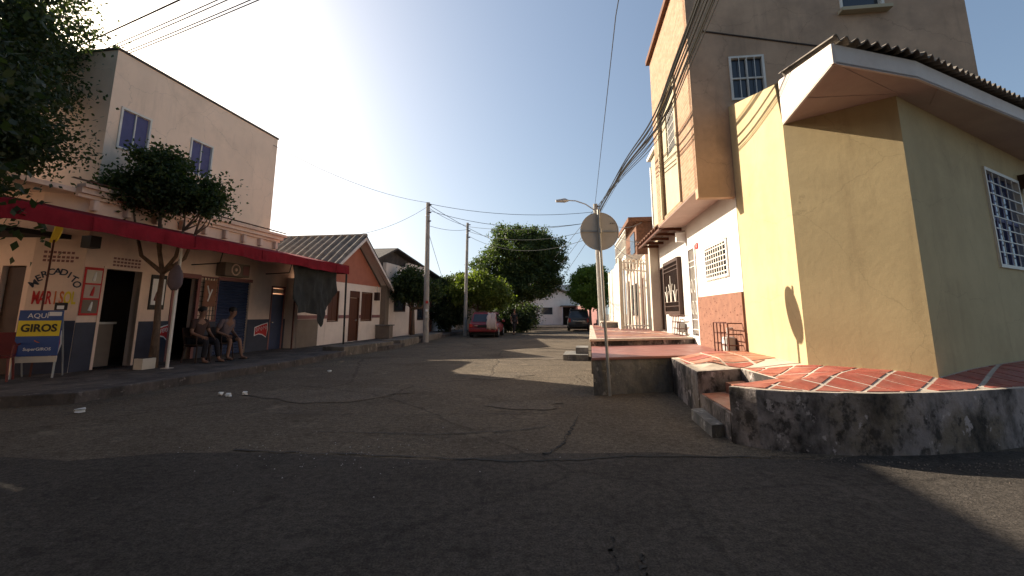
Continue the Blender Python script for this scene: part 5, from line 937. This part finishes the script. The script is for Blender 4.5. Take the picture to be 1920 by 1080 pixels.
for k, (x, y, z) in enumerate(((5.2,17.6,5.0),(5.0,16.1,4.0),(5.3,18.4,3.6))): wire('service wire from the lamp pole to the houses on the right, ' + ('highest','middle','lowest')[k], [p3-Vector((0,0,.3+.2*k)),(x,y,z)], .01, .5)
# ------------------------------------------------------------------ unseen houses and trees added outside the frame to shade the foreground
ch_ = thing('added_crossing_house', 'unseen two storey house added left of the camera to shade the crossing', 'house', frame((-8.6,3.6),(.1597,.9872)))  # unseen house, added for the shade on the near road
build('wall', MB().wall(-12,0,0,7.4,[(-2.4,-1.2,1.2,2.4),(-5.0,-4.0,.1,2.3),(-2.4,-1.2,4.4,5.6)],0,.2), 'cream', ch_); build('end_wall', MB().box(-.2,.2,0,0,8,7.4), 'cream', ch_); build('roof_slab', MB().box(-12,-.1,7.4,.1,8,7.55), 'roofdark', ch_)
for a,b,z0,z1 in ((-2.4,-1.2,1.2,2.4),(-2.4,-1.2,4.4,5.6)): build('window', MB().box(a,.1,z0,b,.15,z1), 'glass', ch_)
build('door', MB().box(-5,.1,.1,-4,.15,2.3), 'wood', ch_)
tree('unseen leafy tree added outside the left edge to shade the store', (-8.3,4.7,0), [(0,0,0),(.05,.1,1.2),(.1,.2,2.6)], [(.2,.2,4.3,1.35,1.3,1.5),(-.6,1.6,3.2,1.1,1.0,1.3),(-1.2,.2,4.6,1.4,1.4,1.6),(2.0,-2.5,5.2,1.9,1.8,1.5)], 520, 70, .15, .28, LEAF['dark'], 23, limbs=12, r0=.15, shell=.3)  # unseen; added so its crown darkens the store's cut corner
tree('unseen broad tree added behind the camera on the left to shade the road', (-5.4,-4.5,0), [(0,0,0),(.1,.1,1.6),(.3,.2,3.2),(.5,.3,4.4)], [(.8,.4,6.6,3.4,3.3,2.0),(3.2,.6,6.2,2.4,2.6,1.6),(-1.6,.2,6.0,2.4,2.6,1.7)], 420, 60, .22, .4, LEAF['dark'], 21, limbs=12, r0=.26, shell=.5)  # unseen; crown added to block overhead sky from the near road
tree('unseen broad tree added behind the camera on the right to shade the road', (5.6,-5.0,0), [(0,0,0),(.1,.1,1.6),(0,.2,3.2),(-.2,.3,4.4)], [(-.4,.4,6.4,3.4,3.3,2.0),(-2.8,.6,6.0,2.4,2.6,1.6),(2.2,.2,6.0,2.6,2.6,1.7)], 420, 60, .22, .4, LEAF['dark'], 22, limbs=12, r0=.26, shell=.5)  # unseen too, added to cut the sky light on the right
rh = thing('added_rear_house', 'unseen two storey house added behind the camera to block low sky', 'house', frame((9.5,-9.0),(-1,-.1)))  # unseen; added to screen off low sky behind the camera
build('wall', MB().wall(0,26,0,6.5,[(3,4.2,1.2,2.4),(7,8,.1,2.3),(16,17.2,1.2,2.4)],0,.2), 'beige', rh); build('roof_slab', MB().box(-.2,-.2,6.5,26.2,8,6.65), 'roofdark', rh); build('end_wall', MB().box(0,.2,0,.2,8,6.5), 'beige', rh)
for a,b,z0,z1 in ((3,4.2,1.2,2.4),(16,17.2,1.2,2.4)): build('window', MB().box(a,.1,z0,b,.15,z1), 'glass', rh)
build('door', MB().box(7,.1,.1,8,.15,2.3), 'wood', rh)
# ------------------------------------------------------------------ small litter
for k, (x, y, lb) in enumerate(((-6.2,6.75,'white crumpled paper scrap lying alone on the dark road at far left'),(-5.05,8.1,'pale flattened paper scrap, left of the three before the store'),(-4.85,8.0,'white paper scrap, middle of the three before the store'),(-4.65,8.15,'pale paper scrap, right of the three before the store'),(-4.4,11.2,'white paper scrap near pavement edge below the tarp'))):
    rr = random.Random(k); mb = MB(); r_ = .06+.03*(k == 0)
    for j in range(3): mb.v += [((.3+.7*rr.random())*r_*math.cos(2*math.pi*i/7), (.3+.7*rr.random())*r_*math.sin(2*math.pi*i/7), .004+j*.022+.012*rr.random()) for i in range(7)]
    mb.f = [(j*7+i,j*7+(i+1)%7,(j+1)*7+(i+1)%7,(j+1)*7+i) for j in range(2) for i in range(7)]+[tuple(range(6,-1,-1)),tuple(range(14,21))]
    tag(build('paper_scrap', mb, 'paper', fr=frame((x,y))), lb, 'litter', 'paper scraps on the road')
def patch(cx, cy, r1, r2, m, seed, z):                       # worn repair patch or broken spot in the road surface
    rr = random.Random(seed); n = 26; ph = [rr.uniform(0,6.28) for _ in range(4)]
    pts = [(cx+r1*math.cos(a)*(1+.22*math.sin(2*a+ph[0])+.16*math.sin(5*a+ph[1])+.1*math.sin(9*a+ph[2])), cy+r2*math.sin(a)*(1+.2*math.sin(3*a+ph[1])+.14*math.sin(7*a+ph[3])), z) for a in np.linspace(0,2*math.pi,n,endpoint=False)]
    tag(build('road_patch', MB().quad(*pts), m), kind='structure')
M['patch_dark'] = roadmat('dark_patch', (.085, .069, .056), .2, (.1, .08, .063)); M['patch_pale'] = roadmat('pale_patch', (.165, .134, .104), .3, (.12, .097, .076))
for k, (x, y, a, b_, m_) in enumerate(((.2,7.3,.6,.35,'patch_pale'),(-3.2,8.2,1.1,.7,'patch_pale'),(-.4,10.6,.8,.5,'patch_pale'),(.8,14.8,.9,.7,'patch_pale'))): patch(x,y,a,b_,m_,k,.004)
gr_ = MB(); rr = random.Random(19)
for k in range(900):                                         # grit gathered along the kerbs
    u = rr.random(); s_ = rr.uniform(.003,.010)
    if k % 3 == 0: x = -6.9+u*2.1+rr.gauss(.1,.12); y = 7.4+u*11; 
    elif k % 3 == 1: a = -2.4+u*1.6; x = 4.2+2.0*math.cos(a)*1.15-.05+rr.gauss(0,.06); y = 6.55+2.0*math.sin(a)-.02-abs(rr.gauss(0,.16))
    else: x = 1.2+u*.6+rr.gauss(-.1,.15); y = 7.7+u*3+rr.gauss(0,.2)
    gr_.add([(x-s_,y-s_*.6,.0045),(x+s_,y-s_*.7,.0045),(x+s_*.3,y+s_,.0045),(x,y,.0045+s_*1.2)],[(0,1,3),(1,2,3),(2,0,3)])
tag(build('grit', gr_, 'taupe'), kind='stuff')
gv = MB(); rr = random.Random(9)
for k in range(110):
    x, y = rr.gauss(-1.7,.75), rr.gauss(4.9,.45); s_ = rr.uniform(.003,.009); gv.add([(x-s_,y-s_*.6,.0045),(x+s_,y-s_*.7,.0045),(x+s_*.3,y+s_,.0045),(x,y,.0045+s_)],[(0,1,3),(1,2,3),(2,0,3)])
tag(build('gravel', gv, 'gasgrey'), kind='stuff')
